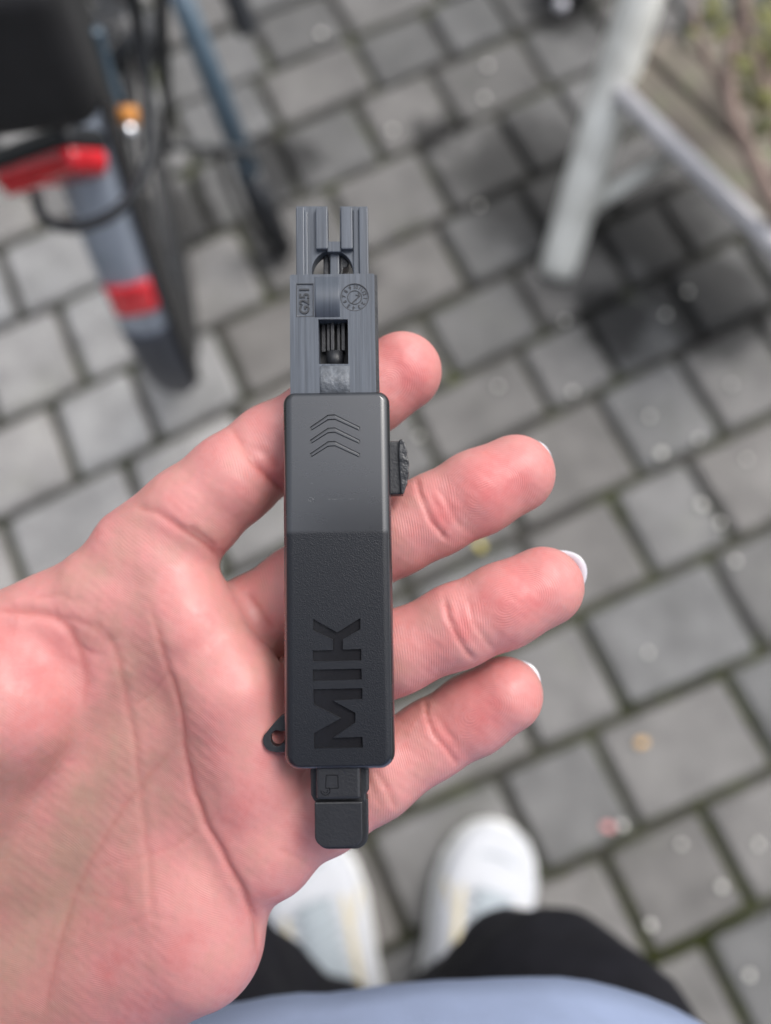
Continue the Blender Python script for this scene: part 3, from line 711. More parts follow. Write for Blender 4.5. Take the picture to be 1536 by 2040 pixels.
body = mesh_obj('body', HV - PL, HF, M['skin'], person, True)
for nm, arr in (('flush_shade', np.clip(flush_shade, 0, 1)), ('crease', crease), ('ridge', ridge / PER * 2 * math.pi), ('ridge_amount', ramt)):
    at_ = body.data.attributes.new(nm, 'FLOAT', 'POINT'); at_.data.foreach_set('value', arr.astype(np.float32))
body['label'] = 'open left hand and bare forearm with the palm turned up'

# nails: white tips just showing past three fingertips
def nail(k, over, wid, skew):
    v = FN[k]; p1, r1 = v[-1]; p0, _ = v[-2]
    a = (p1 - p0); vd = (p1 - C); vd /= np.linalg.norm(vd)
    a -= vd * (a @ vd); a /= np.linalg.norm(a); l = np.cross(vd, a)
    V, F = [], []; nu, nw = 12, 14; th_ = .0007
    for lay in (0, 1):
        for i in range(nu):
            for j in range(nw):
                w_ = (j / (nw - 1) * 2 - 1)
                ang = w_ * wid
                rr = r1 * .97 - (th_ if lay else 0)
                end = r1 + over - (r1 + over - r1 * .5) * abs(w_) ** 2.2 * .8
                u_ = -.006 + (end + .006) * i / (nu - 1)
                fall = max(0, u_ - r1 * .25) ** 2 / r1 * .42
                p = p1 + a * u_ + (l * math.sin(ang + skew) * rr + vd * (math.cos(ang + skew) * rr - fall))
                V.append(p - PL)
    n = nu * nw
    for i in range(nu - 1):
        for j in range(nw - 1):
            q = i * nw + j
            F.append((q, q + 1, q + nw + 1, q + nw)); F.append((n + q, n + q + nw, n + q + nw + 1, n + q + 1))
    for j in range(nw - 1):
        q = (nu - 1) * nw + j; F.append((q, q + 1, n + q + 1, n + q)); F.append((j + 1, j, n + j, n + j + 1))
    for i in range(nu - 1):
        q = i * nw; F.append((q, q + nw, n + q + nw, n + q)); q += nw - 1; F.append((q + nw, q, n + q, n + q + nw))
    return mesh_obj('fingernail', V, F, M['nail'], person, True)
nail('middle', .0004, .72, -.13); nail('ring', .0018, .75, -.1); nail('pinky', .0008, .72, -.1)

# ------------------------------------------------------------------ clothes
def loft(name, rings, mat, parent, closed=True, off=None, caps=True):
    V, F = [], []; m = len(rings[0])
    for r_ in rings: V.extend(np.asarray(p, float) - (PL if off is None else off) for p in r_)
    for i in range(len(rings) - 1):
        for j in range(m):
            a, b = i * m + j, i * m + (j + 1) % m
            F.append((a, b, b + m, a + m))
    if caps: F.append(tuple(range(m))[::-1]); F.append(tuple(range((len(rings) - 1) * m, len(rings) * m)))
    o = mesh_obj(name, V, F, mat, parent, True)
    return o
def ell(c, ax, ay, n=48, p=2.0):
    out = []
    for i in range(n):
        t = 2 * math.pi * i / n; cs, sn = math.cos(t), math.sin(t)
        out.append(np.array(c) + np.array(ax) * (abs(cs) ** (2 / p) * np.sign(cs)) + np.array(ay) * (abs(sn) ** (2 / p) * np.sign(sn)))
    return out
hem_mid = atz(930, 1925, .66)
pf = np.array([-math.sin(RO * .4), math.cos(RO * .4), 0]); psd = np.array([pf[1], -pf[0], 0])
hc = hem_mid - pf * .125
rings = []
for z, a, b, dy in [(.655, .195, .118, 0), (.66, .2, .125, 0), (.70, .2, .122, -.004), (.80, .205, .118, -.012), (.92, .19, .112, -.02), (1.05, .19, .112, -.03), (1.18, .2, .105, -.045), (1.28, .2, .09, -.06), (1.34, .13, .075, -.07), (1.37, .065, .06, -.075)]:
    c = hc + pf * dy; c[2] = z
    rr = ell(c, psd * a, pf * b, 72)
    out = []
    for i, p in enumerate(rr):
        t = 2 * math.pi * i / 72; amp = .005 * max(0, (1.0 - z) / .35)
        out.append(p + (p - c) / np.linalg.norm(p - c) * amp * (math.sin(5 * t + 1) + .5 * math.sin(9 * t + z * 4)))
    rings.append(out)
shirt = loft('shirt', rings, M['shirt'], person)
def folds(o, strength, size):
    tx = bpy.data.textures.new('folds', 'CLOUDS'); tx.noise_scale = size; tx.noise_depth = 2
    m_ = o.modifiers.new('folds', 'DISPLACE'); m_.texture = tx; m_.texture_coords = 'LOCAL'; m_.strength = strength; m_.mid_level = .5
sol = shirt.modifiers.new('s', 'SUBSURF'); sol.levels = 1; sol.render_levels = 1
folds(shirt, .012, .07)
# sleeve of the raised left arm
sh_l = hc - psd * .19 + np.array([0, 0, 1.27]) * np.array([1, 1, 0]) ; sh_l = np.array([sh_l[0], sh_l[1], 1.25]) - pf * .05
mid = wrist_c * .35 + elbow * .65
tube('sleeve', [Vector(p - PL) for p in curve_pts([sh_l, sh_l * .5 + elbow * .5 + np.array([-.01, -.01, 0]), elbow, mid], 22)], list(np.linspace(.066, .052, 22)), M['shirt'], person, 28)

def leg(ankle, knee, hip):
    pts = curve_pts([ankle, ankle * .55 + knee * .45 + np.array([0, -.012, 0]), knee, knee * .5 + hip * .5, hip], 30)
    t = np.linspace(0, 1, 30)
    rad = np.interp(t, [0, .25, .45, .5, .56, .75, 1], [.05, .058, .054, .055, .058, .072, .088])
    return pts, rad
ank_r = atz(893, 1975, .11) + np.array([0.0, -.03, 0]); kn_r = atz(1085, 2030, .46); hp_r = hc + psd * .045 + np.array([0, 0, -hc[2] + .86])
ank_l = atz(690, 2040, .11) + np.array([0.0, -.02, 0]); kn_l = atz(392, 2040, .47); hp_l = hc - psd * .10 + np.array([0, 0, -hc[2] + .86])
tv, tf = [], []
for pts, rad in (leg(ank_r, kn_r, hp_r), leg(ank_l, kn_l, hp_l)):
    o = tube('tmp', pts - PL, rad, None, None, 32)
    me = o.data; k0 = len(tv); tv += [v.co[:] for v in me.vertices]; tf += [tuple(k0 + i for i in p.vertices) for p in me.polygons]
    bpy.data.objects.remove(o)
o = tube('tmp', [hp_l - PL, (hp_l + hp_r) / 2 - PL, hp_r - PL], [.1, .12, .1], None, None, 32)
k0 = len(tv); tv += [v.co[:] for v in o.data.vertices]; tf += [tuple(k0 + i for i in p.vertices) for p in o.data.polygons]; bpy.data.objects.remove(o)
tr = mesh_obj('trousers', tv, tf, M['trouser'], person, True)
sb2 = tr.modifiers.new('s', 'SUBSURF'); sb2.levels = 1; sb2.render_levels = 1
folds(tr, .014, .045)

def shoe(toe, heel, wid):
    """low knitted trainer: sole, upper, laces, tongue, collar; x along the foot from heel"""
    ax = toe - heel; ax[2] = 0; L = np.linalg.norm(ax); ax /= L; sd = np.array([ax[1], -ax[0], 0]); hz = np.array([0, 0, 1.0])
    st_ = [0, .04, .12, .25, .4, .55, .68, .8, .9, .96, 1.0]
    wd = [.25, .62, .76, .78, .80, .92, 1.0, .97, .80, .56, .18]
    hh = [.07, .085, .095, .098, .092, .078, .064, .053, .043, .034, .022]
    root = empty('shoe', heel * np.array([1, 1, 0])); root.parent = person; root.location = Vector(heel * np.array([1, 1, 0]) - PL)
    H0 = heel * np.array([1, 1, 0])
    sole = []; up = []
    for t, w, h in zip(st_, wd, hh):
        c = H0 + ax * L * t
        W2 = wid * w / 2
        sole.append([(c + sd * W2 * 1.04 * x + hz * z) for x, z in ((-1, .002), (-.9, 0), (.9, 0), (1, .002), (1.03, .014), (1, .026), (0, .027), (-1, .026), (-1.03, .014))])
        rr = []
        for i in range(24):
            a = 2 * math.pi * i / 24; x, z = math.cos(a), math.sin(a)
            zz = (.5 + .5 * np.sign(z) * abs(z) ** .75)
            rr.append(c + sd * W2 * np.sign(x) * abs(x) ** .62 * (1 - .3 * max(0, zz - .55)) + hz * (.018 + (h - .018) * zz))
        up.append(rr)
    def lf(name, rings, mat): return loft(name, rings, mat, root, off=H0)
    lf('sole', sole, M['shoe_sole']); u_ = lf('upper', up, M['shoe_white'])
    sb = u_.modifiers.new('s', 'SUBSURF'); sb.levels = 1; sb.render_levels = 1
    def top(t, x):
        h = np.interp(t, st_, hh); w = np.interp(t, st_, wd) * wid / 2
        return H0 + ax * L * t + sd * w * x + hz * (h + .001 - .018 * x * x) - H0
    tube('tongue', [top(t, 0) + hz * .001 for t in np.linspace(.3, .74, 12)], [.017] * 12, M['shoe_lace'], root, 14, flat=(.22, 1))
    for t in np.linspace(.42, .72, 8):
        tube('lace', [top(t + .012 * math.sin(x * 2), x) + hz * .004 for x in np.linspace(-.42, .42, 9)], .0028, M['shoe_lace'], root, 8)
    for x in (-.58, .58):
        tube('eyelet_band', [top(t, x) + hz * .0015 for t in np.linspace(.34, .72, 10)], [.0045] * 10, M['shoe_gold'], root, 10, flat=(.35, 1))
    for sgn in (-1, 1):
        tube('side_stripe', [top(.62 + .1 * q_, sgn * (.62 + .3 * q_)) + hz * .0005 for q_ in np.linspace(0, 1, 6)], .004, M['shoe_gold'], root, 8, flat=(.4, 1))
    tube('toe_seam', [top(.8 + .07 * math.cos(x * 1.6), x) + hz * .0004 for x in np.linspace(-.9, .9, 13)], .0016, M['shoe_lace'], root, 8)
    tube('collar', [top(.30, -.2) + hz * .004] + [top(.30 - .24 * math.sin(a), -math.cos(a) * .72) + hz * .006 for a in np.linspace(.15, math.pi - .15, 12)] + [top(.30, .2) + hz * .004], .008, M['shoe_lilac'], root, 10)
    return root
r1 = shoe(atz(1002, 1637, .02), atz(1002, 1637, .02) + (atz(890, 2060, .02) - atz(1002, 1637, .02)) / np.linalg.norm(atz(890, 2060, .02) - atz(1002, 1637, .02)) * .262, .106)
r2 = shoe(atz(588, 1655, .02), atz(588, 1655, .02) + (atz(706, 2065, .02) - atz(588, 1655, .02)) / np.linalg.norm(atz(706, 2065, .02) - atz(588, 1655, .02)) * .262, .106)

# ================================================================== KEY TOOL
kt, kb = at(669, 778, .1486), at(676.5, 1535, .1424)
ky = (kt - kb) / np.linalg.norm(kt - kb)
right = R @ np.array([1.0, .012, 0]); kx = right - ky * (right @ ky); kx /= np.linalg.norm(kx); kz = np.cross(kx, ky)
ko = (kt + kb) / 2
tool = empty('key_tool', (0, 0, 0), 'black plastic key tool lying across the open hand, grey prongs at its top end', 'key tool')
tool.matrix_world = Matrix([[kx[0], ky[0], kz[0], ko[0]], [kx[1], ky[1], kz[1], ko[1]], [kx[2], ky[2], kz[2], ko[2]], [0, 0, 0, 1]])
def kp(px, py, z=0.0):
    """pixel of the photo to the tool's own face, z metres above the face"""
    r = R @ np.array([(px - 768) / FPX, (1020 - py) / FPX, -1.0]); o = C - ko
    t = (z - o @ kz) / (r @ kz); p = o + r * t
    return (float(p @ kx), float(p @ ky))
def rrect(x0, y0, x1, y1, r, n=6):
    if not hasattr(r, '__len__'): r = (r, r, r, r)          # bl br tr tl
    out = []
    for (cx, cy, a, q) in ((x0 + r[0], y0 + r[0], 180, r[0]), (x1 - r[1], y0 + r[1], 270, r[1]), (x1 - r[2], y1 - r[2], 0, r[2]), (x0 + r[3], y1 - r[3], 90, r[3])):
        for i in range(n + 1):
            t = math.radians(a + 90 * i / n); out.append((cx + q * math.cos(t), cy + q * math.sin(t)))
    return out
def pxrect(x0, y0, x1, y1, r, z=0, n=6):
    a, b = kp(x0, y1, z), kp(x1, y0, z); return rrect(a[0], a[1], b[0], b[1], r, n)

# --- sleeve with rounded edges
ysplit = kp(670, 1062)[1]
M['sleeve'] = sleeve_material(ysplit)
TL, TR_, BR, BL = kp(562, 778), kp(776, 778), kp(788, 1536), kp(565, 1536)
sx0, sx1, sy0, sy1 = (TL[0] + BL[0]) / 2, (TR_[0] + BR[0]) / 2, (BL[1] + BR[1]) / 2, (TL[1] + TR_[1]) / 2
THK = .0082
def sleeve_mesh():
    prof = []
    rf = .0019
    for a in np.linspace(0, 90, 7): prof.append((rf * (1 - math.sin(math.radians(90 - a))) if False else rf * (1 - math.sin(math.radians(a))), -rf * (1 - math.cos(math.radians(a)))))
    prof = [(rf * (1 - math.sin(math.radians(a))), -rf * (1 - math.cos(math.radians(a)))) for a in np.linspace(0, 90, 8)]
    prof += [(rf * (1 - math.cos(math.radians(a))), -THK + rf * (1 - math.sin(math.radians(a)))) for a in np.linspace(0, 90, 6)]
    V, F = [], []; m = None
    for ins, z in prof:
        f = .35 + .65 * 1
        yi = min(ins, .0011)        # the end faces have a tighter edge than the long sides
        l = rrect(sx0 + ins, sy0 + yi, sx1 - ins, sy1 - yi, [max(q - ins, .0004) for q in (.0031, .0031, .0024, .0024)], 7)
        m = len(l); V += [(x, y, z) for x, y in l]
    for i in range(len(prof) - 1):
        for j in range(m):
            a, b = i * m + j, i * m + (j + 1) % m; F.append((a, a + m, b + m, b))
    F.append(tuple(range(m))); F.append(tuple(range((len(prof) - 1) * m, len(prof) * m))[::-1])
    return V, F
sv, sf = sleeve_mesh()
sleeve = mesh_obj('sleeve', sv, sf, M['sleeve'], tool)
def poly_px(pts, z=0): return [kp(x, y, z) for x, y in pts]
# MIK, read upwards: M at the bottom
LET = {
 'M': [(624, 1373), (722, 1371), (722, 1393), (664, 1396), (708, 1420), (708, 1440), (664, 1470), (722, 1468), (723, 1490), (626, 1492), (625, 1461), (679, 1431), (625, 1404)],
 'I': [(623, 1334), (720, 1332), (721, 1354), (624, 1357)],
 'K': [(623, 1296), (663, 1295), (663, 1274), (624, 1256), (624, 1233), (672, 1260), (718, 1231), (718, 1254), (683, 1274), (683, 1294), (720, 1293), (720, 1316), (624, 1318)],
}
for k, pts in LET.items():
    p = poly_px(pts)
    c = prism('c', p, -.0007, .002, M['sleeve']); c.parent = tool
    cut(sleeve, c)
for y in (845, 871, 898):
    def chev(g):
        return [(619 - g, y + 6 - g * .2), (653, y - 17 - g), (667, y - 18 - g), (716 + g, y + 6 - g * .2), (716 + g, y + 13 + g), (667, y - 9 + g), (653, y - 8 + g), (619 - g, y + 13 + g)]
    c = prism('c', poly_px(chev(1.6)), -.0004, .002, M['sleeve']); c.parent = tool
    cut(sleeve, c)
    prism('chevron', poly_px(chev(-1.2)), -.0006, -.00008, M['sleeve'], tool, bev=.0001)
me = sleeve.data
me.polygons.foreach_set('use_smooth', [abs(p.normal.z) < .9995 for p in me.polygons])
es = sleeve.modifiers.new('es', 'EDGE_SPLIT'); es.split_angle = math.radians(28)
for k, pts in LET.items():
    prism('letter', poly_px(pts), -.00085, -.00055, M['black_gloss'], tool)
prism('raised_line', pxrect(583, 1060.6, 755, 1062.6, .00005), -.0003, .00004, M['sleeve'], tool)
# faint worn marks on the smooth face
for (x0, y0, x1, y1) in [(614, 990, 628, 1000), (650, 993, 718, 996), (618, 962, 626, 964)]:
    prism('scuff', pxrect(x0, y0, x1, y1, .00008), -.0002, .00002, M['scuff'], tool)

# --- grey slider with window
ZG = -.0014; GT = .0052
gl, gr_ = kp(578, 700, ZG)[0], kp(748, 700, ZG)[0]; gt, gb = kp(660, 546, ZG)[1], kp(660, 815, ZG)[1]
win = [kp(634, 636, ZG), kp(693, 636, ZG), kp(694, 725, ZG), kp(635, 725, ZG)]
slider = prism('slider', rrect(gl, gb, gr_, gt, .0004, 3), ZG - GT, ZG, M['grey'], tool, holes=[win[::-1]])
c = prism('c', pxrect(591, 565, 624, 631, .0004, ZG), ZG - .00022, ZG + .001, M['grey']); c.parent = tool; cut(slider, c)
cc = kp(706.5, 592, ZG); pxm = .1515 / FPX
circ = lambda r, n=40: [(cc[0] + r * pxm * math.cos(2 * math.pi * i / n), cc[1] + r * pxm * math.sin(2 * math.pi * i / n)) for i in range(n)]
c = prism('c', circ(28, 48), ZG - .00016, ZG + .001, M['grey']); c.parent = tool; cut(slider, c)
bevel(slider, .00035, 2, 50)
smooth_angle(slider)
# side wall seen past the right edge
prism('side_rail', [kp(746, 548, ZG - .0007), kp(751.5, 548, ZG - .0007), kp(756.5, 800, ZG - .0007), kp(746, 800, ZG - .0007)][::-1], ZG - .0046, ZG - .0006, M['black_satin'], tool)
# raised middle rib above and below the window, scuffed
def hump(name, x0, x1, y0, y1, h, mat):
    V, F = [], []; n = 16; a = kp(x0, y1, ZG); b = kp(x1, y0, ZG)
    for yy in (a[1], b[1]):
        for i in range(n):
            t = i / (n - 1); V.append((a[0] + (b[0] - a[0]) * t, yy, ZG - .00015 + h * (abs(math.sin(2 * math.pi * t)) ** .6 if name == 'x' else (.00015 / h + .85 * max(0, math.sin(math.pi * t)) ** .35 * (1 - .35 * math.exp(-((t - .5) / .09) ** 2))))))
    for i in range(n - 1): F.append((i, i + 1, n + i + 1, n + i))
    m0 = len(V); V += [(x, y, ZG - .0004) for x, y, z in V[:2 * n]]
    for i in range(n - 1): F.append((i + 1, i, m0 + i, m0 + i + 1)); F.append((n + i, n + i + 1, m0 + n + i + 1, m0 + n + i))
    F.append((0, n, m0 + n, m0)); F.append((n - 1, m0 + n - 1, m0 + 2 * n - 1, 2 * n - 1))
    return mesh_obj(name, V, F, mat, tool, True)
hump('middle_rib', 627, 677, 551, 632, .00007, M['grey'])
hump('middle_rib', 637, 697, 729, 790, .0003, M['worn'])
# inside of the window
prism('inner_wall', pxrect(630, 632, 698, 729, .0002, ZG - .0045), ZG - .0051, ZG - .0046, M['dark_recess'], tool)
for x0, x1, dz in [(641, 648, 0), (652, 657, .0006), (660, 666, .0012), (672, 677, .0003), (681, 687, .0009)]:
    prism('inner_rib', pxrect(x0, 640, x1, 700, .00005, ZG - .003), ZG - .0046, ZG - .0032 + dz, M['black_satin'], tool, bev=.0001)
a0 = kp(649, 698, ZG - .002); a1 = kp(684, 698, ZG - .002); b0 = kp(649, 726, ZG - .002)
tube('plunger', [((a0[0] + a1[0]) / 2, a0[1], ZG - .0036), ((a0[0] + a1[0]) / 2, b0[1] - .0003, ZG - .0036)], (a1[0] - a0[0]) / 2, M['black_satin'], tool, 28)
# prongs: two halves with grooves, a bridge and the arched opening between
def arc_px(cx, cy, r, a0, a1, n=14): return [(cx + r * math.cos(math.radians(a0 + (a1 - a0) * i / n)), cy - r * math.sin(math.radians(a0 + (a1 - a0) * i / n))) for i in range(n + 1)]
ZP = ZG - .0004
left = [(591, 552), (590, 411), (652, 411), (653, 478), (655, 478), (655, 500)] + arc_px(662, 540, 41, 100, 180, 10) + [(621, 552)]
rightp = [(732, 411), (734, 552), (704, 552)] + arc_px(662, 540, 41, 0, 76, 10) + [(677, 500), (677, 478), (677, 411)]
lo_ = [(590, 552), (591, 414), (652, 414), (653, 500)] + arc_px(662, 540, 41, 100, 180, 10) + [(621, 552)]
for pts in (left, rightp):
    prism('prong', poly_px(pts, ZP - .0012), ZP - .0042, ZP - .0012, M['grey'], tool, bev=.00015)
for x0, x1, y0, y1, dz in [(590, 606, 411, 552, 0), (629, 652.5, 411, 496, 0), (679, 702, 411, 496, 0), (716, 733, 411, 552, 0), (606, 613, 420, 552, -.0006), (704, 716, 417, 552, -.0007)]:
    prism('prong_rib', pxrect(x0, y0, x1, y1, .0003, ZP + dz, 4), ZP - .0015, ZP + dz, M['grey'], tool, bev=.00025)
prism('bridge', pxrect(652, 480, 679, 502, .0002, ZP - .0006), ZP - .0032, ZP - .0006, M['grey'], tool, bev=.0003)
prism('latch_post', poly_px([(657, 502), (676, 502), (676, 552), (657, 552)], ZP - .0018), ZP - .0052, ZP - .0018, M['grey'], tool, bev=.0003)
prism('latch_side', poly_px([(644, 508), (656, 504), (656, 552), (644, 552)], ZP - .003), ZP - .0062, ZP - .003, M['black_satin'], tool, bev=.0003)
prism('latch_hook', poly_px([(677, 506), (688, 516), (695, 524), (692, 532), (684, 534), (681, 552), (677, 552)], ZP - .0028), ZP - .006, ZP - .0028, M['black_satin'], tool, bev=.0002)
# moulded text and date wheel
def text_mesh(name, s, size, x, y, z, rot, mat, ext=.00012):
    cu = bpy.data.curves.new(name, 'FONT'); cu.body = s; cu.size = size; cu.extrude = ext; cu.align_x = 'CENTER'; cu.align_y = 'CENTER'; cu.resolution_u = 3; cu.offset = size * .018
    o = bpy.data.objects.new(name, cu); COL.objects.link(o); bpy.context.view_layer.update()
    me = bpy.data.meshes.new_from_object(o.evaluated_get(bpy.context.evaluated_depsgraph_get()))
    bpy.data.objects.remove(o); me.materials.clear(); me.materials.append(mat)
    ob = bpy.data.objects.new(name, me); COL.objects.link(ob); ob.parent = tool
    ob.location = (x, y, z); ob.rotation_euler = (0, 0, rot); return ob
gx, gy = kp(607.5, 598, ZG)
t = text_mesh('moulded_text', 'G251', .0028, gx, gy, ZG - .00012, math.pi / 2, M['ink_grey'])
t.scale = (.93, 1.0, 1)
def ring(name, r, w, z, mat):
    return prism(name, circ(r, 48), z - .0002, z, mat, tool, holes=[circ(r - w, 48)[::-1]])
ring('date_ring', 28.5, 1.3, ZG + .00003, M['ink_grey']); ring('date_ring', 14.5, 1.3, ZG - .00005, M['ink_grey'])
for k in range(1, 13):
    a = math.radians(90 - 30 * (k - 10) - 6); rr = 21 * pxm
    text_mesh('date_numeral', str(k), .00105, cc[0] + rr * math.cos(a), cc[1] + rr * math.sin(a), ZG - .00012, a - math.pi / 2, M['ink_grey'], .00006)
def stroke(name, pts, w, z0, z1, mat):
    V, F = [], []
    for (a, b) in zip(pts[:-1], pts[1:]):
        a, b = np.array(a), np.array(b); d = b - a; d = d / np.linalg.norm(d); n = np.array([-d[1], d[0]]) * w / 2; e = d * w * .4
        q = [a - e - n, b + e - n, b + e + n, a - e + n]; k = len(V)
        V += [(p[0], p[1], z1) for p in q] + [(p[0], p[1], z0) for p in q]
        F += [(k, k + 1, k + 2, k + 3), (k + 7, k + 6, k + 5, k + 4)] + [(k + i, k + 4 + i, k + 4 + (i + 1) % 4, k + (i + 1) % 4) for i in range(4)]
    return mesh_obj(name, V, F, mat, tool)
stroke('date_arrow', [kp(702, 603, ZG), kp(716, 590, ZG), kp(714, 584, ZG)], .00022, ZG - .0003, ZG - .00002, M['ink_grey'])
stroke('date_arrow', [kp(716, 590, ZG), kp(709, 587, ZG)], .00016, ZG - .0003, ZG - .00003, M['ink_grey'])
a_, b_ = kp(591, 631, ZG), kp(624, 565, ZG)
stroke('text_frame', [(a_[0], a_[1]), (b_[0], a_[1]), (b_[0], b_[1]), (a_[0], b_[1]), (a_[0], a_[1])], .00012, ZG - .0003, ZG + .00004, M['ink_grey'])

# --- release button on the right side
ZB = -.0026
prism('button_base', pxrect(772, 878, 800, 986, .0005, ZB), ZB - .0038, ZB, M['black_satin'], tool, bev=.0004)
bp_ = [(795, 876), (801, 873), (806, 880), (809, 890), (812, 900), (811, 907), (814, 916), (816, 926), (814, 934), (815, 946), (812, 955), (812, 963), (808, 972), (804, 985), (799, 984), (797, 950), (794, 905)]
prism('button_pad', poly_px(bp_, ZB + .0009), ZB - .0034, ZB + .0009, M['black_rough'], tool, bev=.0004)
# --- lanyard loop at the lower left
ZL = -.0040
lo1 = [(580, 1425), (566, 1424), (556, 1430), (540, 1448), (528, 1463)] + [(546 + 22.5 * math.cos(math.radians(a)), 1475 - 23 * math.sin(math.radians(a))) for a in (150, 175, 200, 225, 250)] + [(552, 1499), (566, 1498), (580, 1492)]
hole = [(552 + 13 * math.cos(math.radians(a)), 1471 - 16.5 * math.sin(math.radians(a))) for a in range(60, 331, 18)] + [(574, 1485), (574, 1455)]
prism('lanyard_loop', poly_px(lo1, ZL), ZL - .0026, ZL, M['black_satin'], tool, holes=[poly_px(hole, ZL)[::-1]], bev=.0004)
# --- tongue at the bottom with its padlock mark
ZT = -.0012
prism('tongue', poly_px([(617, 1520), (735, 1520), (735, 1574), (730, 1583), (730, 1600), (627, 1600), (619, 1585)], ZT - .002), ZT - .0052, ZT - .002, M['black_satin'], tool, bev=.0005)
prism('tongue_step', pxrect(630, 1520, 718, 1594, .0006, ZT), ZT - .003, ZT, M['black_satin'], tool, bev=.0008)
a_, b_ = kp(627, 1689, ZT - .0008), kp(722, 1597, ZT - .0008)
prism('thumb_tab', rrect(a_[0], a_[1], b_[0], b_[1], (.0022, .0022, .0003, .0003), 8), ZT - .0035, ZT - .0008, M['black_satin'], tool, bev=.0003)
a_, b_ = kp(629, 1693, ZT - .0022), kp(733, 1590, ZT - .0022)
prism('tab_base', rrect(a_[0], a_[1], b_[0], b_[1], (.0026, .0026, .0003, .0003), 8), ZT - .0055, ZT - .0022, M['black_satin'], tool, bev=.0005)
q = [kp(x, y, ZT) for x, y in ((650, 1544), (673, 1544), (674, 1570), (649, 1570), (650, 1544))]
stroke('padlock_mark', q, .00014, ZT - .0003, ZT + .00008, M['black_gloss'])
stroke('padlock_mark', [kp(656 + 1 - 8.5 + 9 * math.cos(math.radians(a)), 1575 - 9 * math.sin(math.radians(a)), ZT) for a in range(40, -200, -24)], .00014, ZT - .0003, ZT + .00008, M['black_gloss'])
stroke('padlock_mark', [kp(648.5 + 4.5 * math.cos(math.radians(a)), 1575 - 4.5 * math.sin(math.radians(a)), ZT) for a in range(20, -190, -30)], .00012, ZT - .0003, ZT + .00008, M['black_gloss'])

# ================================================================== the phone that takes the picture, held over the hand
ph_mid = C + R @ np.array([.006, -.052, .0085])
phone = mesh_obj('smartphone', [], [], M['black_satin'])
bm = bmesh.new()
o2 = rrect(-.038, -.081, .038, .081, .011, 8); n_ = len(o2)
vs = [bm.verts.new((x, y, z)) for z in (-.0045, .0045) for x, y in o2]
bm.faces.new(vs[:n_][::-1]); bm.faces.new(vs[n_:])
for i in range(n_): bm.faces.new([vs[i], vs[(i + 1) % n_], vs[n_ + (i + 1) % n_], vs[n_ + i]])
bm.to_mesh(phone.data); bm.free()
phone.matrix_world = Matrix([[*R[0], ph_mid[0]], [*R[1], ph_mid[1]], [*R[2], ph_mid[2]], [0, 0, 0, 1]])
bevel(phone, .0015, 2)
tag(phone, 'black smartphone held flat above the open hand, taking the picture', 'smartphone')

# ================================================================== BICYCLE (rear end)
HUB = np.array([-.37, .621, .335]); PSI = math.radians(113.96)
FW = np.array([math.cos(PSI), math.sin(PSI), 0]); RT = np.array([FW[1], -FW[0], 0]); UPZ = np.array([0, 0, 1.0])
bike = empty('bicycle', HUB * np.array([1, 1, 0]), 'dark bicycle parked on the paving, rear wheel and long mudguard towards the camera', 'bicycle')
BO = np.array(bike.location)
def arcp(phi, r): return HUB + r * (-FW * math.cos(phi) + UPZ * math.sin(phi))
def torus(name, r0, r1, mat, parent, flat=(1, 1), n=72, seg=12):
    V, F = [], []
    for i in range(n):
        ph = 2 * math.pi * i / n
        for k in range(seg):
            a = 2 * math.pi * k / seg
            V.append(arcp(ph, r0 + r1 * flat[0] * math.cos(a)) + RT * r1 * flat[1] * math.sin(a) - BO)
    for i in range(n):
        for k in range(seg):
            F.append((i * seg + k, ((i + 1) % n) * seg + k, ((i + 1) % n) * seg + (k + 1) % seg, i * seg + (k + 1) % seg))
    return mesh_obj(name, V, F, mat, parent, True)
wheel = empty('rear_wheel'); wheel.parent = bike
torus('tyre', .314, .021, M['tyre'], wheel); torus('rim', .287, .012, M['bike_black'], wheel, flat=(1, .8))
tube('hub', [HUB - RT * .06 - BO, HUB - RT * .03 - BO, HUB + RT * .03 - BO, HUB + RT * .065 - BO], [.018, .03, .03, .018], M['bike_black'], wheel, 20)
for i in range(32):
    a = 2 * math.pi * i / 32; s = .028 if i % 2 else -.028; b = a + (.45 if (i // 2) % 2 else -.45)
    tube('spoke', [arcp(b, .028) + RT * s - BO, arcp(a, .28) - BO], .0012, M['bike_metal'], wheel, 6)
def guard(name, p0, p1, r, w, mat, parent, n=40, lift=.0, th=.0018):
    V, F = [], []; prof = [(-1, -.034), (-.97, -.016), (-.86, -.0075), (-.6, -.002), (-.2, .0012), (.2, .0012), (.6, -.002), (.86, -.0075), (.97, -.016), (1, -.034)]
    m = len(prof)
    for lay in (0, 1):
        for i in range(n):
            t = i / (n - 1); ph = p0 + (p1 - p0) * t
            e = min(1, math.sqrt(min(1, max(0, (t * (p1 - p0) * r) / .03 + .1)))) if lift < .003 else 1

            for x, y in prof:
                V.append(arcp(ph, r + y * (1 if lift < .003 else .25) + lift - th * lay) + RT * x * w / 2 * e - BO)
    N_ = n * m
    for i in range(n - 1):
        for j in range(m - 1):
            q = i * m + j
            F.append((q, q + 1, q + m + 1, q + m)); F.append((N_ + q, N_ + q + m, N_ + q + m + 1, N_ + q + 1))
    for j in range(m - 1): F.append((j + 1, j, N_ + j, N_ + j + 1)); q = (n - 1) * m + j; F.append((q, q + 1, N_ + q + 1, N_ + q))
    for i in range(n - 1):
        q = i * m; F.append((q, q + m, N_ + q + m, N_ + q)); q += m - 1; F.append((q + m, q, N_ + q, N_ + q + m))
    return mesh_obj(name, V, F, mat, parent, True)
mg = guard('mudguard', -.46, 2.1, .352, .046, M['fender'], bike, 70)
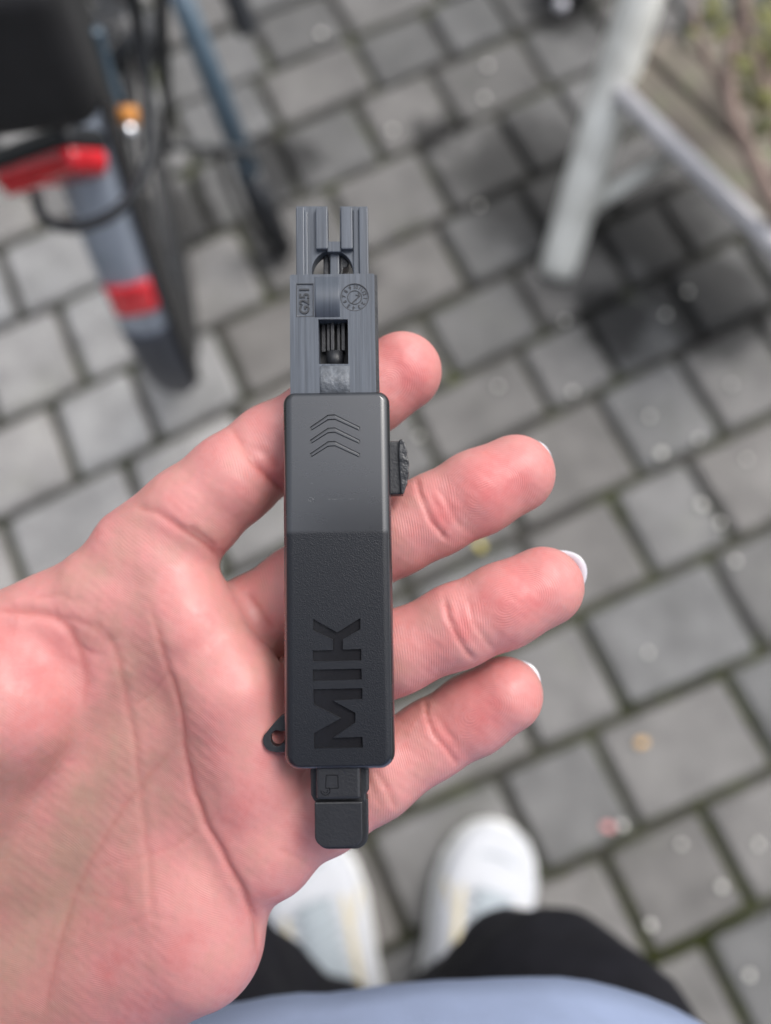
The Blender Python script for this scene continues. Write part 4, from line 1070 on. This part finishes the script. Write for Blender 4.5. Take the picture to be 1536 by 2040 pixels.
def skirt():
    V, F = [], []; n = 50
    for i in range(n):
        ph = -.36 + 2.4 * i / (n - 1)
        for x, r in ((.0245, .349), (.0245, .268), (.0225, .268), (.0225, .349)): V.append(arcp(ph, r) + RT * x - BO)
    for i in range(n - 1):
        for k in range(4): F.append((i * 4 + k, i * 4 + 4 + k, i * 4 + 4 + (k + 1) % 4, i * 4 + (k + 1) % 4))
    F.append((3, 2, 1, 0)); F.append(tuple(4 * (n - 1) + k for k in range(4)))
    mesh_obj('mudguard_skirt', V, F, M['tyre'], bike)
skirt()
# small red reflector stuck on the mudguard
phs = np.linspace(-.46, 1.2, 200); py_ = np.array([proj(arcp(p, .354))[1] for p in phs])
pr0, pr1 = phs[np.argmin(abs(py_ - 625))], phs[np.argmin(abs(py_ - 572))]
pfl = phs[np.argmin(abs(py_ - 668))]
guard('mudguard_shade', -.5, pfl, .352, .047, M['flap'], bike, 30, lift=.0022)  # dark end piece: the mudguard's dim lower reflection painted as colour
rf_ = guard('reflector', pr0, pr1, .352, .036, M['red'], bike, 10, lift=.004, th=.004); rf_['label'] = 'small square red reflector on the mudguard'
# rear lamp
LC = at(101, 331, .50)
lamp = empty('rear_light', LC - BO); lamp.parent = bike
def rbox(name, c, hx, hy, hz, ax, ay, az, r, mat, parent, off):
    bm = bmesh.new(); bmesh.ops.create_cube(bm, size=2)
    for v in bm.verts:
        p = c + ax * v.co.x * hx + ay * v.co.y * hy + az * v.co.z * hz - off; v.co = Vector(p)
    bmesh.ops.recalc_face_normals(bm, faces=bm.faces)
    me = bpy.data.meshes.new(name); bm.to_mesh(me); bm.free(); me.materials.append(mat)
    o = bpy.data.objects.new(name, me); COL.objects.link(o)
    if parent is not None: o.parent = parent
    bevel(o, r, 5); smooth_angle(o); return o
tang = (-FW * .55 + UPZ * .83); tang /= np.linalg.norm(tang); nrm = np.cross(RT, tang)
if nrm @ (C - LC) < 0: nrm = -nrm
def _tilt(a_):
    v_ = RT * math.cos(a_) + np.cross(nrm, RT) * math.sin(a_); q_ = proj(LC + v_ * .01) - proj(LC); return v_, math.degrees(math.atan2(-q_[1], q_[0]))
LR = min((_tilt(a_) for a_ in np.linspace(-1, 1, 401)), key=lambda q_: abs(q_[1] - 19))[0]; tang = np.cross(nrm, LR)
if nrm @ (C - LC) < 0: nrm = -nrm
rbox('lamp_housing', LC - nrm * .009, .041, .02, .008, LR, tang, nrm, .008, M['bike_black'], lamp, LC)
rbox('lens', LC + nrm * .002, .039, .0185, .009, LR, tang, nrm, .0085, M['red_mid'], lamp, LC)
rbox('lens_lit_patch', LC + nrm * .0095 - LR * .016 + tang * .004, .019, .010, .003, LR, tang, nrm, .002, M['red'], lamp, LC)  # brighter red paints the light on the lens's left part
for i in range(5): rbox('lens_shade_strip', LC + nrm * .0105 + LR * (.008 + .006 * i) - tang * .003, .0024, .011, .0015, LR, tang, nrm, .0008, M['red_dark'], lamp, LC)  # dark red strips paint the dimmer, shaded right part of the lens
# carrier hoop, stays and fittings
def ptube(name, pts, rpx, mat, seg=12, n=28, parent=bike):
    P = [at(x, y, d) for x, y, d in pts]; dm = np.mean([d for *_, d in pts])
    return tube(name, curve_pts([p - BO for p in P], n), rpx * dm / FPX, mat, parent, seg)
ptube('carrier_hoop', [(255, -60, .42), (276, 60, .45), (296, 190, .47), (302, 270, .475), (285, 350, .475), (240, 415, .475), (180, 447, .475), (120, 452, .475), (80, 425, .475), (72, 385, .475)], 12, M['bike_black'])
ptube('carrier_stay', [(318, -60, .52), (326, 90, .57), (332, 210, .62), (334, 300, .67)], 12, M['bike_black'])
ptube('carrier_stay', [(190, 60, .5), (218, 160, .53), (252, 258, .56)], 13, M['frame_blue'])
ptube('axle_bar', [(300, 292, .72), (400, 292, .74), (500, 305, .77)], 9, M['bike_black'])
def ball(name, p, r, mat, parent, off, sz=1.0):
    bm = bmesh.new(); bmesh.ops.create_uvsphere(bm, u_segments=20, v_segments=12, radius=r)
    for v in bm.verts: v.co.z *= sz
    me = bpy.data.meshes.new(name); bm.to_mesh(me); bm.free(); me.materials.append(mat)
    me.polygons.foreach_set('use_smooth', [True] * len(me.polygons))
    o = bpy.data.objects.new(name, me); COL.objects.link(o); o.parent = parent; o.location = Vector(p - off); return o
tube('orange_ferrule', [at(253, 214, .548) - BO, at(258, 250, .552) - BO], .0078, M['orange'], bike, 16)
ball('cap_nut', at(258, 262, .55), .0062, M['chrome'], bike, BO)
ball('cap_nut', at(299, 250, .60), .0035, M['chrome'], bike, BO)
# slate blue prop stand with its dark foot
ks0, ks1 = at(328, -90, .76), atz(556, 500, .012)
kd = (ks1 - ks0)
stand = empty('prop_stand', (0, 0, 0)); stand.parent = bike
tube('stand_tube', [ks0 - BO, ks0 + kd * .35 - BO, ks0 + kd * .68 - BO], [.0125, .014, .0155], M['frame_blue'], stand, 16)
tube('stand_foot', [ks0 + kd * .66 - BO, ks0 + kd * .8 - BO, ks1 - BO], [.018, .02, .022], M['bike_black'], stand, 16, flat=(1, .8))
ptube('crank_arm', [(440, -70, .72), (470, 0, .74), (496, 66, .76)], 24, M['bike_black'], 14)
# drooping chain: links one by one
cp = curve_pts([atz(432, 300, .16), atz(448, 350, .13), atz(474, 415, .10), atz(505, 465, .08), atz(540, 505, .06)], 22)
ch = empty('chain', (0, 0, 0)); ch.parent = bike
for a, b in zip(cp[:-1], cp[1:]):
    d_ = b - a
    tube('chain_link', [a - d_ * .1 - BO, a + d_ * .2 - BO, a + d_ * .5 - BO, a + d_ * .8 - BO, b + d_ * .1 - BO], [.003, .0055, .0036, .0055, .003], M['bike_metal'] if False else M['tyre'], ch, 8)
ptube('chainstay', [(150, -80, .80), (215, 20, .76), (262, 70, .75)], 18, M['bike_black'])
# black bag on the carrier: rests on the bicycle, a thing of its own
BC = at(-110, -120, .40)
bag = empty('pannier_bag', BC, 'black fabric bag on the bicycle carrier above the red rear light', 'bag')
rbox('bag_body', BC, .062, .10, .045, RT, FW, UPZ, .016, M['bag'], bag, BC)
rbox('flap', BC + UPZ * .044, .064, .07, .004, RT, FW, UPZ, .003, M['bag'], bag, BC)
tube('strap', [BC * 0 + RT * x + UPZ * (.0495 if abs(x) < .06 else .03) - FW * .03 for x in np.linspace(-.064, .064, 12)], .009, M['bike_black'], bag, 10, flat=(.25, 1))
ball('buckle', BC + RT * .02 + UPZ * .053 - FW * .03, .008, M['bike_black'], bag, BC, .4)

# ================================================================== WHITE GARDEN TABLE FRAME with lichened boards
tb = atz(1108, 545, 0)
table = empty('garden_table', tb, 'weathered white garden table with a thick round leg and lichened boards', 'table')
TO = np.array(table.location)
ltop = atz(1296, -70, .30)
tube('leg', [Vector(p - TO) for p in curve_pts([tb, tb * .5 + ltop * .5, ltop], 14)], list(np.interp(np.linspace(0, 1, 14), [0, .03, .06, 1], [.0255, .0275, .027, .0275])), M['white_paint'], table, 28)
ra, rb = atz(1232, 182, .215), atz(1640, 585, .215)
tube('rail', [ra - TO, ra * .5 + rb * .5 - TO, rb - TO], .0115, M['grey_tube'], table, 16)
ba_, bb_ = atz(1165, 418, .075), atz(1352, 300, .16)
tube('brace', [ba_ - TO, bb_ - TO], .0105, M['white_paint'], table, 14)
dd = (rb - ra) / np.linalg.norm(rb - ra); dn = np.array([-dd[1], dd[0], 0]); 
if dn @ (atz(1400, 100, .215) - ra) < 0: dn = -dn
pr2 = random.Random(5)
for i in range(4):
    w = .047; g = .0535; c0 = ra + dn * (.040 + g * i) - dd * pr2.uniform(-.012, .01) + dd * (.012 + .012 * i) * 1; c0 = c0 - dd * .05; L_ = .33 - .0 * i + pr2.uniform(-.01, .02)
    o = mesh_obj('board', [], [], M['wood'], table)
    bm = bmesh.new(); bmesh.ops.create_cube(bm, size=1)
    for v in bm.verts: v.co = Vector((v.co.x * L_, v.co.y * w, v.co.z * .014))
    bmesh.ops.subdivide_edges(bm, edges=[e for e in bm.edges if abs(e.verts[0].co.x - e.verts[1].co.x) > .1], cuts=8)
    for v in bm.verts: v.co.y += pr2.uniform(-.0012, .0012); v.co.z += pr2.uniform(-.0008, .0008)
    bm.to_mesh(o.data); bm.free()
    c = c0 + dd * L_ / 2
    o.matrix_local = Matrix([[dd[0], dn[0], 0, c[0] - TO[0]], [dd[1], dn[1], 0, c[1] - TO[1]], [0, 0, 1, .212 - TO[2] + pr2.uniform(-.003, .003)], [0, 0, 0, 1]])
    bevel(o, .0025, 2, 40)

# ================================================================== SHRUB in the top right corner
sb_ = atz(1640, 560, 0)
shrub = empty('shrub', sb_, 'leggy shrub with pinkish stems and a few yellowish leaves beside the white table', 'shrub')
SO = np.array(shrub.location)
def stem(pts, r0, r1):
    P = curve_pts([atz(x, y, z) - SO for x, y, z in pts], 26); tube('stem', P, list(np.linspace(r0, r1, 26)), M['stem'], shrub, 10)
stem([(1640, 560, 0), (1590, 500, .16), (1545, 420, .245), (1500, 320, .27), (1462, 235, .285), (1452, 150, .3), (1468, 60, .315), (1490, -40, .33)], .0095, .007)
stem([(1640, 560, 0), (1610, 450, .18), (1560, 300, .27), (1530, 200, .3), (1500, 90, .32), (1478, -30, .34)], .007, .0045)
stem([(1462, 235, .285), (1440, 180, .285), (1405, 110, .29), (1385, 40, .3), (1380, -40, .31)], .0055, .003)
stem([(1530, 200, .3), (1560, 120, .32), (1600, 30, .33)], .005, .003)
def leaf_obj(px, py, z, L_, ang, tilt, mat):
    p = atz(px, py, z) - SO; n = 7; V, F = [], []
    for i in range(n):
        t = i / (n - 1); w = L_ * .3 * math.sin(math.pi * min(1, t * .92 + .06)) ** .8
        for s, zz in ((-1, .22), (0, 0), (1, .22)):
            V.append((t * L_, s * w, w * zz - .25 * L_ * t * t))
    for i in range(n - 1):
        for j in range(2): F.append((i * 3 + j, i * 3 + 3 + j, i * 3 + 4 + j, i * 3 + 1 + j))
    o = mesh_obj('leaf', V, F, mat, shrub, True); o.location = Vector(p); o.rotation_euler = (pr2.uniform(-.5, .5), tilt, ang)
    s = o.modifiers.new('t', 'SOLIDIFY'); s.thickness = .0005
for i in range(90):
    cx, cy, sp = pr2.choice([(1535, 260, 35), (1520, 20, 30), (1500, 70, 40), (1515, 130, 35), (1500, 30, 40), (1535, 90, 30), (1440, 15, 40), (1520, 190, 30), (1400, 40, 40)])
    leaf_obj(cx + pr2.gauss(0, sp * .7), cy + pr2.gauss(0, sp * .7), pr2.uniform(.2, .35), pr2.uniform(.016, .03), pr2.uniform(0, 6.3), pr2.uniform(-.5, .5), M['leaf_a'] if pr2.random() < .6 else M['leaf_b'])

# ================================================================== dark pot at the top edge
pc = atz(1140, -38, 0)
pot = empty('flower_pot', pc, 'black round pot at the top edge of the picture with a white bead painted as its highlight', 'pot')
def lathe(name, prof, mat, parent, seg=36):
    V, F = [], []; m = len(prof)
    for i in range(seg):
        a = 2 * math.pi * i / seg
        for r, z in prof: V.append((r * math.cos(a), r * math.sin(a), z))
    for i in range(seg):
        for j in range(m - 1):
            a, b = i * m + j, ((i + 1) % seg) * m + j; F.append((a, b, b + 1, a + 1))
    return mesh_obj(name, V, F, mat, parent, True)
lathe('pot_body', [(0, .0), (.038, .0), (.042, .01), (.052, .075), (.056, .078), (.056, .088), (.050, .088), (.047, .08), (.0, .07)], M['bike_black'], pot)
ball('bead', atz(1118, 10, .092), .0095, M['nail'], pot, np.array(pot.location))  # white ball painted as the bright highlight on the dark body
